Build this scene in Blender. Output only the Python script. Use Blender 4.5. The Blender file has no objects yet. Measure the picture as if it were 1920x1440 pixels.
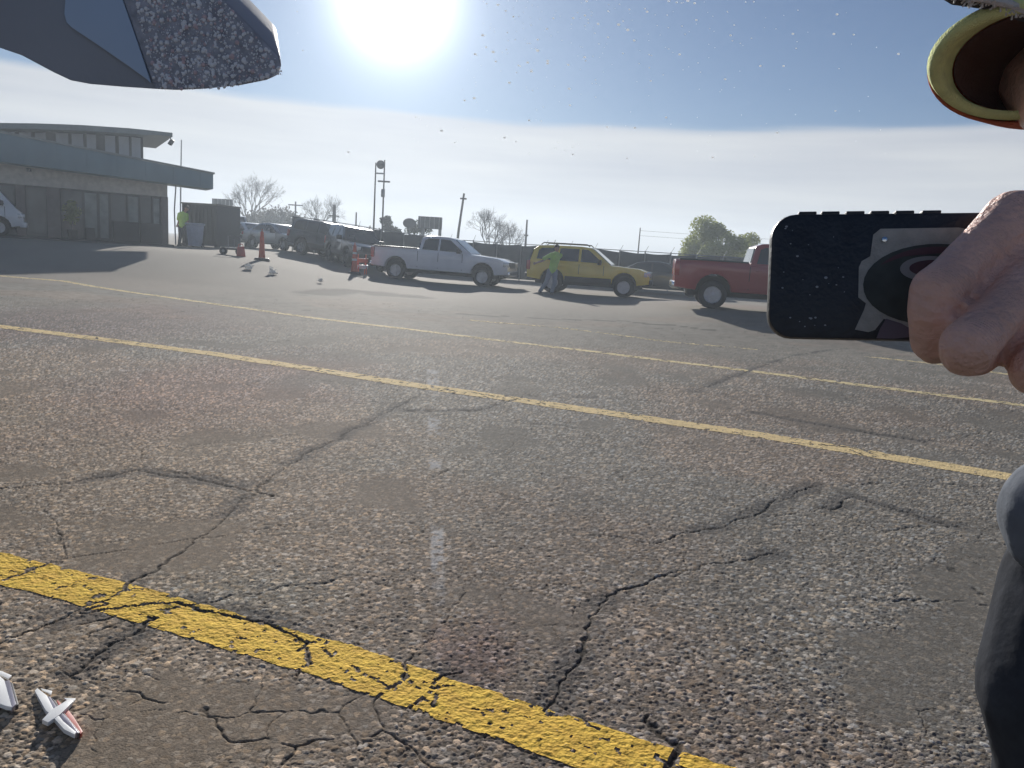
import bpy, math, random
import numpy as np
from mathutils import Vector, Matrix, Quaternion

random.seed(7)
RNG = np.random.default_rng(11)
SC = bpy.context.scene
COL = SC.collection
R = math.radians

# ------------------------------------------------------------------ camera
CAM_H, FPX = 1.4, 1440.0
PITCH, ROLL = R(9.63), R(3.72)
F = Vector((0, math.cos(PITCH), -math.sin(PITCH)))
R0 = Vector((1, 0, 0)); U0 = Vector((0, math.sin(PITCH), math.cos(PITCH)))
CR = math.cos(ROLL) * R0 + math.sin(ROLL) * U0
CU = -math.sin(ROLL) * R0 + math.cos(ROLL) * U0
cd = bpy.data.cameras.new('camera'); cam = bpy.data.objects.new('camera', cd); COL.objects.link(cam)
cd.sensor_width = 36.0; cd.lens = 36.0 * FPX / 1920.0; cd.clip_start = 0.02; cd.clip_end = 4000
cam.matrix_world = Matrix(((CR.x, CU.x, -F.x, 0), (CR.y, CU.y, -F.y, 0), (CR.z, CU.z, -F.z, CAM_H), (0, 0, 0, 1)))
SC.camera = cam

def ray(px, py):
    return F + CR * ((px - 960) / FPX) + CU * ((720 - py) / FPX)
def P(px, py, d):                       # point at camera depth d
    return Vector((0, 0, CAM_H)) + ray(px, py) * d
def proj(p):
    v = Vector(p) - Vector((0, 0, CAM_H)); d = v.dot(F)
    return 960 + FPX * v.dot(CR) / d, 720 - FPX * v.dot(CU) / d

# ------------------------------------------------------------------ light
SUN = ray(742, -8).normalized()
SUN_EL = math.asin(SUN.z); SUN_AZ = math.atan2(SUN.x, SUN.y)
sl = bpy.data.lights.new('sun', 'SUN'); sl.energy = 4.0; sl.angle = R(0.6); sl.color = (1.0, 0.96, 0.90)
so = bpy.data.objects.new('sun', sl); COL.objects.link(so)
so.rotation_mode = 'QUATERNION'; so.rotation_quaternion = SUN.to_track_quat('Z', 'Y'); so.location = SUN * 60

W = bpy.data.worlds.new('World'); SC.world = W; W.use_nodes = True
SKY_STRENGTH = 0.075
def build_world():
    nt = W.node_tree; N = nt.nodes; L = nt.links; N.clear()
    out = N.new('ShaderNodeOutputWorld'); bg = N.new('ShaderNodeBackground'); bg.inputs['Strength'].default_value = SKY_STRENGTH
    L.new(bg.outputs[0], out.inputs[0])
    sky = N.new('ShaderNodeTexSky'); sky.sky_type = 'NISHITA'; sky.sun_disc = False
    sky.sun_elevation = SUN_EL; sky.sun_rotation = SUN_AZ; sky.air_density = 1.0; sky.dust_density = 0.15; sky.ozone_density = 2.2
    tc = N.new('ShaderNodeTexCoord'); sep = N.new('ShaderNodeSeparateXYZ'); L.new(tc.outputs['Generated'], sep.inputs[0])
    def math_(op, a, b=None, clamp=False):
        m = N.new('ShaderNodeMath'); m.operation = op; m.use_clamp = clamp
        for i, v in enumerate((a, b)):
            if v is None: continue
            if isinstance(v, (int, float)): m.inputs[i].default_value = v
            else: L.new(v, m.inputs[i])
        return m.outputs[0]
    def noise(scale, det, stretch, seed):
        mp = N.new('ShaderNodeMapping'); L.new(tc.outputs['Generated'], mp.inputs[0]); mp.inputs['Scale'].default_value = (1, 1, stretch); mp.inputs['Location'].default_value = (seed, seed * .7, 0)
        n = N.new('ShaderNodeTexNoise'); n.inputs['Scale'].default_value = scale; n.inputs['Detail'].default_value = det; L.new(mp.outputs[0], n.inputs['Vector'])
        return n.outputs['Fac']
    z = sep.outputs['Z']
    n1 = noise(2.2, 3, 7, 3.1); n2 = noise(3.0, 5, 12, 8.4)
    edge = math_('ADD', z, math_('MULTIPLY', math_('SUBTRACT', n1, 0.5), 0.030))
    edge = math_('ADD', edge, math_('MULTIPLY', math_('SUBTRACT', n2, 0.5), 0.022))
    mr = N.new('ShaderNodeMapRange'); mr.interpolation_type = 'SMOOTHSTEP'; L.new(edge, mr.inputs[0])
    mr.inputs[1].default_value = 0.154; mr.inputs[2].default_value = 0.166; mr.inputs[3].default_value = 1.0; mr.inputs[4].default_value = 0.0
    cr = N.new('ShaderNodeValToRGB'); L.new(n2, cr.inputs[0])
    cr.color_ramp.elements[0].position = .32; cr.color_ramp.elements[0].color = (4.3, 4.5, 5.0, 1)
    cr.color_ramp.elements[1].position = .68; cr.color_ramp.elements[1].color = (5.7, 5.8, 5.9, 1)
    # clear blue above the cloud bank
    tint = N.new('ShaderNodeMix'); tint.data_type = 'RGBA'; tint.blend_type = 'MULTIPLY'; tint.inputs[0].default_value = 1.0
    L.new(sky.outputs[0], tint.inputs[6]); tint.inputs[7].default_value = (0.29, 0.37, 0.50, 1)
    mix = N.new('ShaderNodeMix'); mix.data_type = 'RGBA'
    L.new(math_('MULTIPLY', mr.outputs[0], 0.93), mix.inputs[0]); L.new(tint.outputs[2], mix.inputs[6]); L.new(cr.outputs[0], mix.inputs[7])
    # bright air round the sun
    dp = N.new('ShaderNodeVectorMath'); dp.operation = 'DOT_PRODUCT'; L.new(tc.outputs['Generated'], dp.inputs[0]); dp.inputs[1].default_value = SUN
    ang = math_('ARCCOSINE', math_('MINIMUM', dp.outputs['Value'], 0.999999))
    g1 = math_('MULTIPLY', math_('EXPONENT', math_('MULTIPLY', math_('POWER', math_('DIVIDE', ang, R(1.6)), 1.1), -1.0)), 60.0)
    g2 = math_('MULTIPLY', math_('EXPONENT', math_('DIVIDE', ang, -R(7.0))), 5.4)
    g = math_('ADD', g1, g2)
    add = N.new('ShaderNodeVectorMath'); add.operation = 'MULTIPLY_ADD'
    comb = N.new('ShaderNodeCombineXYZ'); comb.inputs[0].default_value = .93; comb.inputs[1].default_value = .98; comb.inputs[2].default_value = 1.0
    L.new(g, add.inputs[0]); L.new(comb.outputs[0], add.inputs[1]); L.new(mix.outputs[2], add.inputs[2])
    L.new(add.outputs[0], bg.inputs['Color'])
build_world()

vs = SC.view_settings; vs.view_transform = 'Standard'; vs.look = 'None'; vs.gamma = 1.0; vs.exposure = 0.6; vs.use_curve_mapping = False
SC.render.engine = 'CYCLES'
cy = SC.cycles; cy.use_denoising = True; cy.max_bounces = 6; cy.diffuse_bounces = 3; cy.glossy_bounces = 3; cy.transmission_bounces = 4; cy.transparent_max_bounces = 8
cy.volume_bounces = 0; cy.caustics_reflective = False; cy.caustics_refractive = False; cy.sample_clamp_indirect = 8

# ------------------------------------------------------------------ helpers
def srgb(r, g, b):
    f = lambda c: (c / 255 / 12.92) if c / 255 <= .04045 else ((c / 255 + .055) / 1.055) ** 2.4
    return (f(r), f(g), f(b))
MATS = {}
def mat(name, col, rough=.6, metal=0., var=.12, scale=6., bump=0., bscale=40., coat=0., spec=.5, sss=0., trans=0., stretch=(1, 1, 1)):
    if name in MATS: return MATS[name]
    m = bpy.data.materials.new(name); m.use_nodes = True; nt = m.node_tree; N = nt.nodes; L = nt.links
    b = N['Principled BSDF']; b.inputs['Roughness'].default_value = rough; b.inputs['Metallic'].default_value = metal
    b.inputs['Specular IOR Level'].default_value = spec
    if coat: b.inputs['Coat Weight'].default_value = coat; b.inputs['Coat Roughness'].default_value = .06
    if sss: b.inputs['Subsurface Weight'].default_value = sss; b.inputs['Subsurface Radius'].default_value = (.01, .004, .002)
    if trans: b.inputs['Transmission Weight'].default_value = trans
    tc = N.new('ShaderNodeTexCoord'); mp = N.new('ShaderNodeMapping'); mp.inputs['Scale'].default_value = stretch; L.new(tc.outputs['Object'], mp.inputs[0])
    n = N.new('ShaderNodeTexNoise'); n.inputs['Scale'].default_value = scale; n.inputs['Detail'].default_value = 6; L.new(mp.outputs[0], n.inputs['Vector'])
    cr = N.new('ShaderNodeValToRGB'); L.new(n.outputs['Fac'], cr.inputs[0])
    cr.color_ramp.elements[0].position = .3; cr.color_ramp.elements[1].position = .7
    cr.color_ramp.elements[0].color = (*[c * (1 - var) for c in col], 1); cr.color_ramp.elements[1].color = (*[min(1, c * (1 + var)) for c in col], 1)
    L.new(cr.outputs[0], b.inputs['Base Color'])
    rr = N.new('ShaderNodeMath'); rr.operation = 'MULTIPLY_ADD'; L.new(n.outputs['Fac'], rr.inputs[0]); rr.inputs[1].default_value = .2; rr.inputs[2].default_value = max(0, rough - .1); L.new(rr.outputs[0], b.inputs['Roughness'])
    if bump:
        n2 = N.new('ShaderNodeTexNoise'); n2.inputs['Scale'].default_value = bscale; n2.inputs['Detail'].default_value = 5; L.new(mp.outputs[0], n2.inputs['Vector'])
        bp = N.new('ShaderNodeBump'); bp.inputs['Strength'].default_value = bump; bp.inputs['Distance'].default_value = .02; L.new(n2.outputs['Fac'], bp.inputs['Height']); L.new(bp.outputs[0], b.inputs['Normal'])
    MATS[name] = m
    return m

class MB:
    def __init__(s): s.v = []; s.f = []
    def add(s, vs, fs):
        o = len(s.v); s.v += [tuple(v) for v in vs]; s.f += [tuple(i + o for i in f) for f in fs]; return s
    def box(s, c, size, rot=None):
        hx, hy, hz = [q / 2 for q in size]
        vs = [Vector((x, y, z)) for z in (-hz, hz) for y in (-hy, hy) for x in (-hx, hx)]
        if rot is not None: vs = [rot @ v for v in vs]
        c = Vector(c)
        return s.add([v + c for v in vs], [(0, 2, 3, 1), (4, 5, 7, 6), (0, 1, 5, 4), (2, 6, 7, 3), (0, 4, 6, 2), (1, 3, 7, 5)])
    def hexa(s, b, t):                    # bottom 4 + top 4 corners, same order
        return s.add(list(b) + list(t), [(3, 2, 1, 0), (4, 5, 6, 7), (0, 1, 5, 4), (1, 2, 6, 5), (2, 3, 7, 6), (3, 0, 4, 7)])
    def prism(s, prof, w0, w1):           # prof [(x,z)], lateral y from w0(x,z) to w1(x,z)
        n = len(prof)
        vs = [(x, w0(x, z) if callable(w0) else w0, z) for x, z in prof] + [(x, w1(x, z) if callable(w1) else w1, z) for x, z in prof]
        fs = [tuple(range(n)), tuple(range(2 * n - 1, n - 1, -1))] + [(i, i + n, (i + 1) % n + n, (i + 1) % n) for i in range(n)]
        return s.add(vs, fs)
    def tube(s, path, rad, seg=8, cap=True):
        path = [Vector(p) for p in path]; n = len(path)
        if not isinstance(rad, (list, tuple)): rad = [rad] * n
        t0 = (path[1] - path[0]).normalized(); a = t0.orthogonal().normalized(); o = len(s.v)
        for i, p in enumerate(path):
            t = (path[min(i + 1, n - 1)] - path[max(i - 1, 0)]).normalized()
            a = (a - t * a.dot(t)).normalized(); b = t.cross(a)
            for k in range(seg):
                q = 2 * math.pi * k / seg; s.v.append(tuple(p + (a * math.cos(q) + b * math.sin(q)) * rad[i]))
        for i in range(n - 1):
            for k in range(seg):
                k2 = (k + 1) % seg; s.f.append((o + i * seg + k, o + i * seg + k2, o + (i + 1) * seg + k2, o + (i + 1) * seg + k))
        if cap: s.f.append(tuple(o + k for k in range(seg - 1, -1, -1))); s.f.append(tuple(o + (n - 1) * seg + k for k in range(seg)))
        return s
    def lathe(s, prof, c=(0, 0, 0), ax='z', seg=20):   # prof [(r, h)] closed loop optional
        o = len(s.v); c = Vector(c); n = len(prof)
        for r, h in prof:
            for k in range(seg):
                q = 2 * math.pi * k / seg; x, y = r * math.cos(q), r * math.sin(q)
                v = (x, y, h) if ax == 'z' else ((x, h, y) if ax == 'y' else (h, x, y))
                s.v.append(tuple(c + Vector(v)))
        for i in range(n - 1):
            for k in range(seg):
                k2 = (k + 1) % seg; s.f.append((o + i * seg + k, o + i * seg + k2, o + (i + 1) * seg + k2, o + (i + 1) * seg + k))
        s.f.append(tuple(o + k for k in range(seg - 1, -1, -1))); s.f.append(tuple(o + (n - 1) * seg + k for k in range(seg)))
        return s
    def sphere(s, c, r, seg=12, rings=8, sc=(1, 1, 1)):
        prof = [(max(r * math.sin(math.pi * i / rings), 1e-5), -r * math.cos(math.pi * i / rings)) for i in range(rings + 1)]
        o = len(s.v); s.lathe(prof, (0, 0, 0), 'z', seg)
        for i in range(o, len(s.v)):
            v = s.v[i]; s.v[i] = (c[0] + v[0] * sc[0], c[1] + v[1] * sc[1], c[2] + v[2] * sc[2])
        return s
    def build(s, name, m, parent=None, bevel=0., smooth=False, seg=2):
        me = bpy.data.meshes.new(name); me.from_pydata(s.v, [], s.f); me.validate(); 
        import bmesh
        bm = bmesh.new(); bm.from_mesh(me); bmesh.ops.recalc_face_normals(bm, faces=bm.faces)
        if bevel:
            bmesh.ops.remove_doubles(bm, verts=bm.verts, dist=1e-5)
            es = [e for e in bm.edges if len(e.link_faces) == 2 and e.calc_face_angle(0) > R(28)]
            bmesh.ops.bevel(bm, geom=es, offset=bevel, segments=seg, affect='EDGES', profile=.6, clamp_overlap=True)
        bm.to_mesh(me); bm.free()
        if smooth or bevel:
            me.polygons.foreach_set('use_smooth', [True] * len(me.polygons))
            try: me.set_sharp_from_angle(angle=R(38))
            except Exception: pass
        me.materials.append(m)
        o = bpy.data.objects.new(name, me); COL.objects.link(o)
        if parent is not None: o.parent = parent
        return o

def tag(o, label, cat, group=None, kind=None):
    o['label'] = label; o['category'] = cat
    if group: o['group'] = group
    if kind: o['kind'] = kind
    return o
def thing(name, loc=(0, 0, 0), yaw=0., normal=None):
    o = bpy.data.objects.new(name, None); COL.objects.link(o); o.empty_display_size = .2
    o.rotation_mode = 'QUATERNION'; q = Quaternion((0, 0, 1), yaw)
    if normal is not None: q = Vector((0, 0, 1)).rotation_difference(normal) @ q
    o.location = loc; o.rotation_quaternion = q
    return o
def raw(name, verts, faces, m, parent=None, smooth=False):
    me = bpy.data.meshes.new(name); me.from_pydata(verts, [], faces); me.materials.append(m)
    if smooth: me.polygons.foreach_set('use_smooth', [True] * len(me.polygons))
    o = bpy.data.objects.new(name, me); COL.objects.link(o)
    if parent is not None: o.parent = parent
    return o
def fast_mesh(name, V, Fq, m):            # numpy quads
    me = bpy.data.meshes.new(name); n = len(V); k = len(Fq)
    me.vertices.add(n); me.vertices.foreach_set('co', V.astype(np.float32).ravel())
    me.loops.add(k * 4); me.loops.foreach_set('vertex_index', Fq.astype(np.int32).ravel())
    me.polygons.add(k); me.polygons.foreach_set('loop_start', np.arange(0, 4 * k, 4, dtype=np.int32)); me.polygons.foreach_set('loop_total', np.full(k, 4, np.int32))
    me.polygons.foreach_set('use_smooth', np.ones(k, bool)); me.update(calc_edges=True); me.materials.append(m)
    o = bpy.data.objects.new(name, me); COL.objects.link(o); return o
def set_col(o, C):
    a = o.data.color_attributes.new('Col', 'FLOAT_COLOR', 'POINT')
    C4 = np.ones((len(C), 4), np.float32); C4[:, :3] = C; a.data.foreach_set('color', C4.ravel())

def hsh(i, j, s):
    with np.errstate(over='ignore'):
        h = (i.astype(np.int64) * 374761393 + j.astype(np.int64) * 668265263 + s * 1442695041) & 0xFFFFFFFF
        h = ((h ^ (h >> 13)) * 1274126177) & 0xFFFFFFFF
        h = ((h ^ (h >> 16)) * 2246822519) & 0xFFFFFFFF
    return ((h ^ (h >> 15)) & 0xFFFFFF) / float(0x1000000)
def vnoise(x, y, sc, s):
    x = x / sc; y = y / sc; i = np.floor(x).astype(np.int64); j = np.floor(y).astype(np.int64); fx = x - i; fy = y - j
    fx = fx * fx * (3 - 2 * fx); fy = fy * fy * (3 - 2 * fy)
    return (hsh(i, j, s) * (1 - fx) + hsh(i + 1, j, s) * fx) * (1 - fy) + (hsh(i, j + 1, s) * (1 - fx) + hsh(i + 1, j + 1, s) * fx) * fy
def fbm(x, y, sc, s, o=4):
    r = 0; a = .5; t = 0
    for k in range(o): r = r + a * vnoise(x, y, sc / 2 ** k, s + 17 * k); t += a; a *= .5
    return r / t
def voro(x, y, c, s, jit=.85):
    gx = x / c; gy = y / c; i = np.floor(gx).astype(np.int64); j = np.floor(gy).astype(np.int64)
    d1 = np.full(x.shape, 9.); d2 = np.full(x.shape, 9.); ci = np.zeros(x.shape, np.int64); cj = np.zeros(x.shape, np.int64)
    for a in (-1, 0, 1):
        for b in (-1, 0, 1):
            px = i + a + .5 + jit * (hsh(i + a, j + b, s) - .5); py = j + b + .5 + jit * (hsh(i + a, j + b, s + 5) - .5)
            d = np.hypot(gx - px, gy - py); n = d < d1
            d2 = np.where(n, d1, np.minimum(d2, d)); d1 = np.where(n, d, d1); ci = np.where(n, i + a, ci); cj = np.where(n, j + b, cj)
    return d1 * c, d2 * c, ci, cj
def sstep(t):
    t = np.clip(t, 0, 1); return t * t * (3 - 2 * t)
def terr(x, y):
    x = np.asarray(x, float); y = np.asarray(y, float)
    return .75 * sstep((-x - 3) / 11) * sstep((y - 17) / 12) + .22 * sstep((x - 2.5) / 3.5) * sstep((y - 15) / 6) * (1 - sstep((y - 25) / 6))
def T(x, y): return float(terr(x, y))
def Tn(x, y):
    e = .8; return Vector((T(x - e, y) - T(x + e, y), T(x, y - e) - T(x, y + e), 2 * e)).normalized()
def gp(px, D, dz=0.):                     # ground point whose picture column is px at distance D
    lo, hi = -2.2 * D, 2.2 * D
    for _ in range(50):
        m = (lo + hi) / 2
        if proj((m, D, T(m, D) + dz))[0] < px: lo = m
        else: hi = m
    return Vector((lo, D, T(lo, D) + dz))
def gpix(px, py):                         # flat-ground point under a pixel
    d = ray(px, py); t = -CAM_H / d.z; return (d.x * t, d.y * t)
def seg_dist(x, y, pts):
    d = np.full(x.shape, 1e9)
    for (ax, ay), (bx, by) in zip(pts[:-1], pts[1:]):
        ux, uy = bx - ax, by - ay; l2 = ux * ux + uy * uy + 1e-9
        t = np.clip(((x - ax) * ux + (y - ay) * uy) / l2, 0, 1); d = np.minimum(d, np.hypot(x - ax - t * ux, y - ay - t * uy))
    return d

# ------------------------------------------------------------------ ground
CRACKS = [[(-150, 1262), (20, 1195), (150, 1140), (232, 1110), (330, 1040), (430, 960), (480, 915), (560, 862), (640, 818), (780, 745)],
          [(1030, 1330), (1080, 1240), (1105, 1150), (1180, 1105), (1260, 1075), (1400, 1050), (1460, 1040)],
          [(1110, 1000), (1230, 1016), (1330, 990), (1420, 968), (1440, 945), (1530, 912)],
          [(560, 1270), (575, 1210), (500, 1170), (420, 1150), (300, 1130), (150, 1150)],
          [(780, 1330), (815, 1275), (860, 1255)], [(1250, 1450), (1270, 1400), (1220, 1340)],
          [(-60, 920), (120, 905), (260, 880), (420, 905), (520, 930)], [(150, 1260), (240, 1190), (280, 1160)],
          [(1300, 735), (1420, 690), (1480, 668), (1560, 655)], [(1080, 745), (1250, 752), (1400, 770), (1560, 800), (1750, 830)],
          [(1560, 955), (1590, 930), (1700, 960), (1800, 990)], [(980, 745), (900, 770), (760, 770)]]
CRACKS = [[gpix(*p) for p in c] for c in CRACKS]
TAR = [gpix(*p) for p in [(592, 552), (640, 547), (700, 549), (720, 553), (775, 556)]]
TAR2 = [gpix(*p) for p in [(860, 588), (1000, 596), (1180, 604), (1330, 620)]]
GLARE_STREAK = [gpix(*p) for p in [(811, 672), (814, 800), (818, 950), (822, 1130)]]
STAINS = [(gpix(430, 720), 1.5), (gpix(250, 600), 2.2), (gpix(900, 1220), .18)]

def surface(x, y):
    """height and colour of the worn chip-seal at ground points"""
    base = terr(x, y)
    lod = 1 - sstep((y - 7.5) / 9)
    big = fbm(x, y, 2.6, 3); mid = fbm(x, y, .45, 9, 3); fine = vnoise(x, y, .05, 21)
    wx = x + .06 * (vnoise(x, y, .12, 31) - .5) + .02 * (vnoise(x, y, .03, 33) - .5); wy = y + .06 * (vnoise(x, y, .12, 41) - .5) + .02 * (vnoise(x, y, .03, 43) - .5)
    h = .010 * (big - .5) * 2 + .005 * (mid - .5)
    # stones
    d1, d2, ci, cj = voro(x + .010 * (vnoise(x, y, .02, 61) - .5), y + .010 * (vnoise(x, y, .02, 62) - .5), .0205, 5, .98)
    r = .0055 + .0085 * hsh(ci, cj, 71); a = .0016 + .0038 * hsh(ci, cj, 72) ** 1.6
    dome = np.sqrt(np.clip(1 - (d1 / r) ** 2, 0, 1)); st = dome * a
    e1, e2, ei, ej = voro(x, y, .0105, 8, .9)
    r2 = .0045 + .003 * hsh(ei, ej, 75); dome2 = np.sqrt(np.clip(1 - (e1 / r2) ** 2, 0, 1)); st2 = dome2 * .0018
    worn = sstep((fbm(x, y, .7, 88, 3) - .60) / .12) * .8       # smooth bitumen patches
    h = h + np.maximum(st, st2) * lod * (1 - worn)
    tone = hsh(ci, cj, 81); hue = hsh(ci, cj, 82); tone2 = hsh(ei, ej, 83)
    binder = np.stack([.098 + 0 * x, .093 + 0 * x, .083 + 0 * x], -1)
    stone = (.14 + .40 * tone[:, None] ** 2.0) * (np.array([1.03, .95, .84]) + (hue[:, None] - .5) * np.array([.2, -.03, -.26]))
    stone2 = (.12 + .17 * tone2[:, None]) * np.array([1.02, .96, .89])
    m1 = sstep(dome * 2.2)[:, None]; m2 = sstep(dome2 * 2)[:, None]
    near = binder * (1 - m2) + stone2 * m2; near = near * (1 - m1) + stone * m1
    near = near * (1 - worn[:, None] * .85) + np.array([.152, .143, .128]) * worn[:, None] * .85
    avg = np.array([.205, .192, .170]) * (.75 + .5 * vnoise(x, y, .11, 91) * (1 - sstep((y - 12) / 14)) + .25 * sstep((y - 12) / 14))[:, None] * (.88 + .24 * fbm(x, np.asarray(y) * .35, .8, 92, 3))[:, None]
    c = near * lod[:, None] + avg * (1 - lod[:, None])
    # broad ageing
    c = c * (.80 + .42 * big + .20 * (mid - .5))[:, None]
    warm = sstep((fbm(x, y, 1.9, 55, 3) - .48) / .2)[:, None]; c = c * (1 + warm * np.array([.10, .0, -.05]))
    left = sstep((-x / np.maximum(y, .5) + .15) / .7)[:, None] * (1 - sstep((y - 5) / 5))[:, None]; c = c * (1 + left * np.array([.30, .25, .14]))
    for (sx, sy), sr in STAINS:
        k = sstep(1.3 - np.hypot((x - sx) / sr, (y - sy) / (sr * 1.6)) + .9 * (fbm(x, y, sr * .6, 66, 3) - .5))[:, None]; c = c * (1 - k * np.array([.10, .19, .15]))
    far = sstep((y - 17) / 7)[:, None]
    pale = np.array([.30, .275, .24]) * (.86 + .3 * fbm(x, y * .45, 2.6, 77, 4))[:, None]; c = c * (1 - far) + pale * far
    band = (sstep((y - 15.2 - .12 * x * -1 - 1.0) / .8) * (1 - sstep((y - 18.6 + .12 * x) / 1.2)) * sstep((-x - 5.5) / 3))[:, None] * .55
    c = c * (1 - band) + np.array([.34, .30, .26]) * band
    c = c * np.array([1.03, .99, .925])
    # cracks
    wid = (.0022 + .0055 * vnoise(x, y, .3, 97) ** 1.5) * (.55 + .9 * vnoise(x, y, .025, 98)); cd_ = np.full(x.shape, 9.)
    for cpts in CRACKS: cd_ = np.minimum(cd_, seg_dist(wx, wy, cpts))
    wid = wid * (1 + .12 * y)
    ck = 1 - sstep((cd_ - wid * .4) / wid)
    v1, v2, vi, vj = voro(wx + .25 * (fbm(x, y, .6, 101, 3) - .5), wy + .25 * (fbm(x, y, .6, 102, 3) - .5), 1.05, 13)
    on = sstep((fbm(x, y, 1.1, 104, 3) - .39) / .08); ck2 = (1 - sstep((v2 - v1 - .0005 * (1 + .2 * y)) / (.0058 * (1 + .16 * y)))) * on * .8 * sstep((vnoise(x, y, .06, 107) - .15) / .3)
    u1, u2, ui, uj = voro(wx + .1 * (vnoise(x, y, .2, 111) - .5), wy + .1 * (vnoise(x, y, .2, 112) - .5), .34, 14)
    on2 = sstep((fbm(x, y, .9, 114, 3) - .45) / .07); ck3 = (1 - sstep((u2 - u1 - .0005 * (1 + .2 * y)) / (.0032 * (1 + .16 * y)))) * on2 * .6 * sstep((vnoise(x, y, .05, 109) - .2) / .3)
    cf = sstep((22 - y) / 6)
    ck = np.maximum(ck, np.maximum(ck2, ck3 * (1 - sstep((y - 11) / 6)))) * cf
    seal = (1 - sstep((cd_ - .035) / .07)) * sstep((fbm(x, y, .55, 121, 3) - .42) / .1) * cf
    h = h - .006 * ck * lod - .003 * seal * lod
    c = c * (1 - .55 * seal[:, None]) + np.array([.062, .060, .061]) * .55 * seal[:, None]
    c = c * (1 - .70 * ck[:, None])
    td = np.minimum(seg_dist(wx, wy + .5 * (vnoise(x, y, .5, 131) - .5), TAR) / .9, seg_dist(wx, wy + .4 * (vnoise(x, y, .6, 133) - .5), TAR2) / .14)
    tk = (1 - sstep((td - .45) / .5))[:, None]; c = c * (1 - .72 * tk)
    sd = seg_dist(x, y * 1.0, GLARE_STREAK)
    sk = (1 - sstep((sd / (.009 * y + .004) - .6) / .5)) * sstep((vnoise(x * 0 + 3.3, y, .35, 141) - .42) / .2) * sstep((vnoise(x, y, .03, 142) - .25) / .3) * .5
    c = c * (1 - sk[:, None]) + np.array([.62, .62, .62]) * sk[:, None]  # broken white streak: glare off a car panel painted into the ground colour
    return base + h, np.clip(c, .01, .9), ck, worn

def asphalt_mat():
    m = bpy.data.materials.new('worn_asphalt'); m.use_nodes = True; nt = m.node_tree; N = nt.nodes; L = nt.links; b = N['Principled BSDF']
    at = N.new('ShaderNodeVertexColor'); at.layer_name = 'Col'
    tc = N.new('ShaderNodeTexCoord'); n = N.new('ShaderNodeTexNoise'); n.inputs['Scale'].default_value = 160; n.inputs['Detail'].default_value = 4; L.new(tc.outputs['Object'], n.inputs['Vector'])
    n3 = N.new('ShaderNodeTexNoise'); n3.inputs['Scale'].default_value = 22; n3.inputs['Detail'].default_value = 7; n3.inputs['Roughness'].default_value = .7; L.new(tc.outputs['Object'], n3.inputs['Vector'])
    mx = N.new('ShaderNodeMix'); mx.data_type = 'RGBA'; mx.blend_type = 'MULTIPLY'; mx.inputs[0].default_value = 1
    cr = N.new('ShaderNodeValToRGB'); L.new(n.outputs['Fac'], cr.inputs[0]); cr.color_ramp.elements[0].position = .25; cr.color_ramp.elements[0].color = (.72, .72, .72, 1); cr.color_ramp.elements[1].position = .75; cr.color_ramp.elements[1].color = (1.28, 1.28, 1.28, 1)
    L.new(at.outputs['Color'], mx.inputs[6]); L.new(cr.outputs[0], mx.inputs[7]); L.new(mx.outputs[2], b.inputs['Base Color'])
    b.inputs['Roughness'].default_value = .9; b.inputs['Specular IOR Level'].default_value = .08
    ad = N.new('ShaderNodeMath'); L.new(n.outputs['Fac'], ad.inputs[0]); L.new(n3.outputs['Fac'], ad.inputs[1])
    bp = N.new('ShaderNodeBump'); bp.inputs['Strength'].default_value = .35; bp.inputs['Distance'].default_value = .006; L.new(ad.outputs[0], bp.inputs['Height']); L.new(bp.outputs[0], b.inputs['Normal'])
    return m
M_ASPH = asphalt_mat()
def build_lot():
    NR, D0, D1 = 780, 1.55, 300.
    D = 1 / np.linspace(1 / D0, 1 / D1, NR)
    u = np.concatenate([np.linspace(-1.5, -.74, 70, endpoint=False), np.linspace(-.74, .74, 1000, endpoint=False), np.linspace(.74, 1.5, 70)])
    X = (D[:, None] * u[None, :]).ravel(); Y = np.repeat(D, len(u))
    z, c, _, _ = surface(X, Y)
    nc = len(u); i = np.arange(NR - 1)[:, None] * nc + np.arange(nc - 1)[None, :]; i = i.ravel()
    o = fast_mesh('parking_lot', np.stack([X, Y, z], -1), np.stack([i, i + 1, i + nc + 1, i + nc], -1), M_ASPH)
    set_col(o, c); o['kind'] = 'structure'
    m2 = mat('bare_ground', (.13, .12, .105), .9, var=.25, scale=.4, bump=.4, bscale=30)
    g = raw('ground', [(-460, -40, -.07), (460, -40, -.07), (460, 302, -.07), (-460, 302, -.07)], [(0, 1, 2, 3)], m2); g['kind'] = 'structure'
build_lot()

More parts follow.
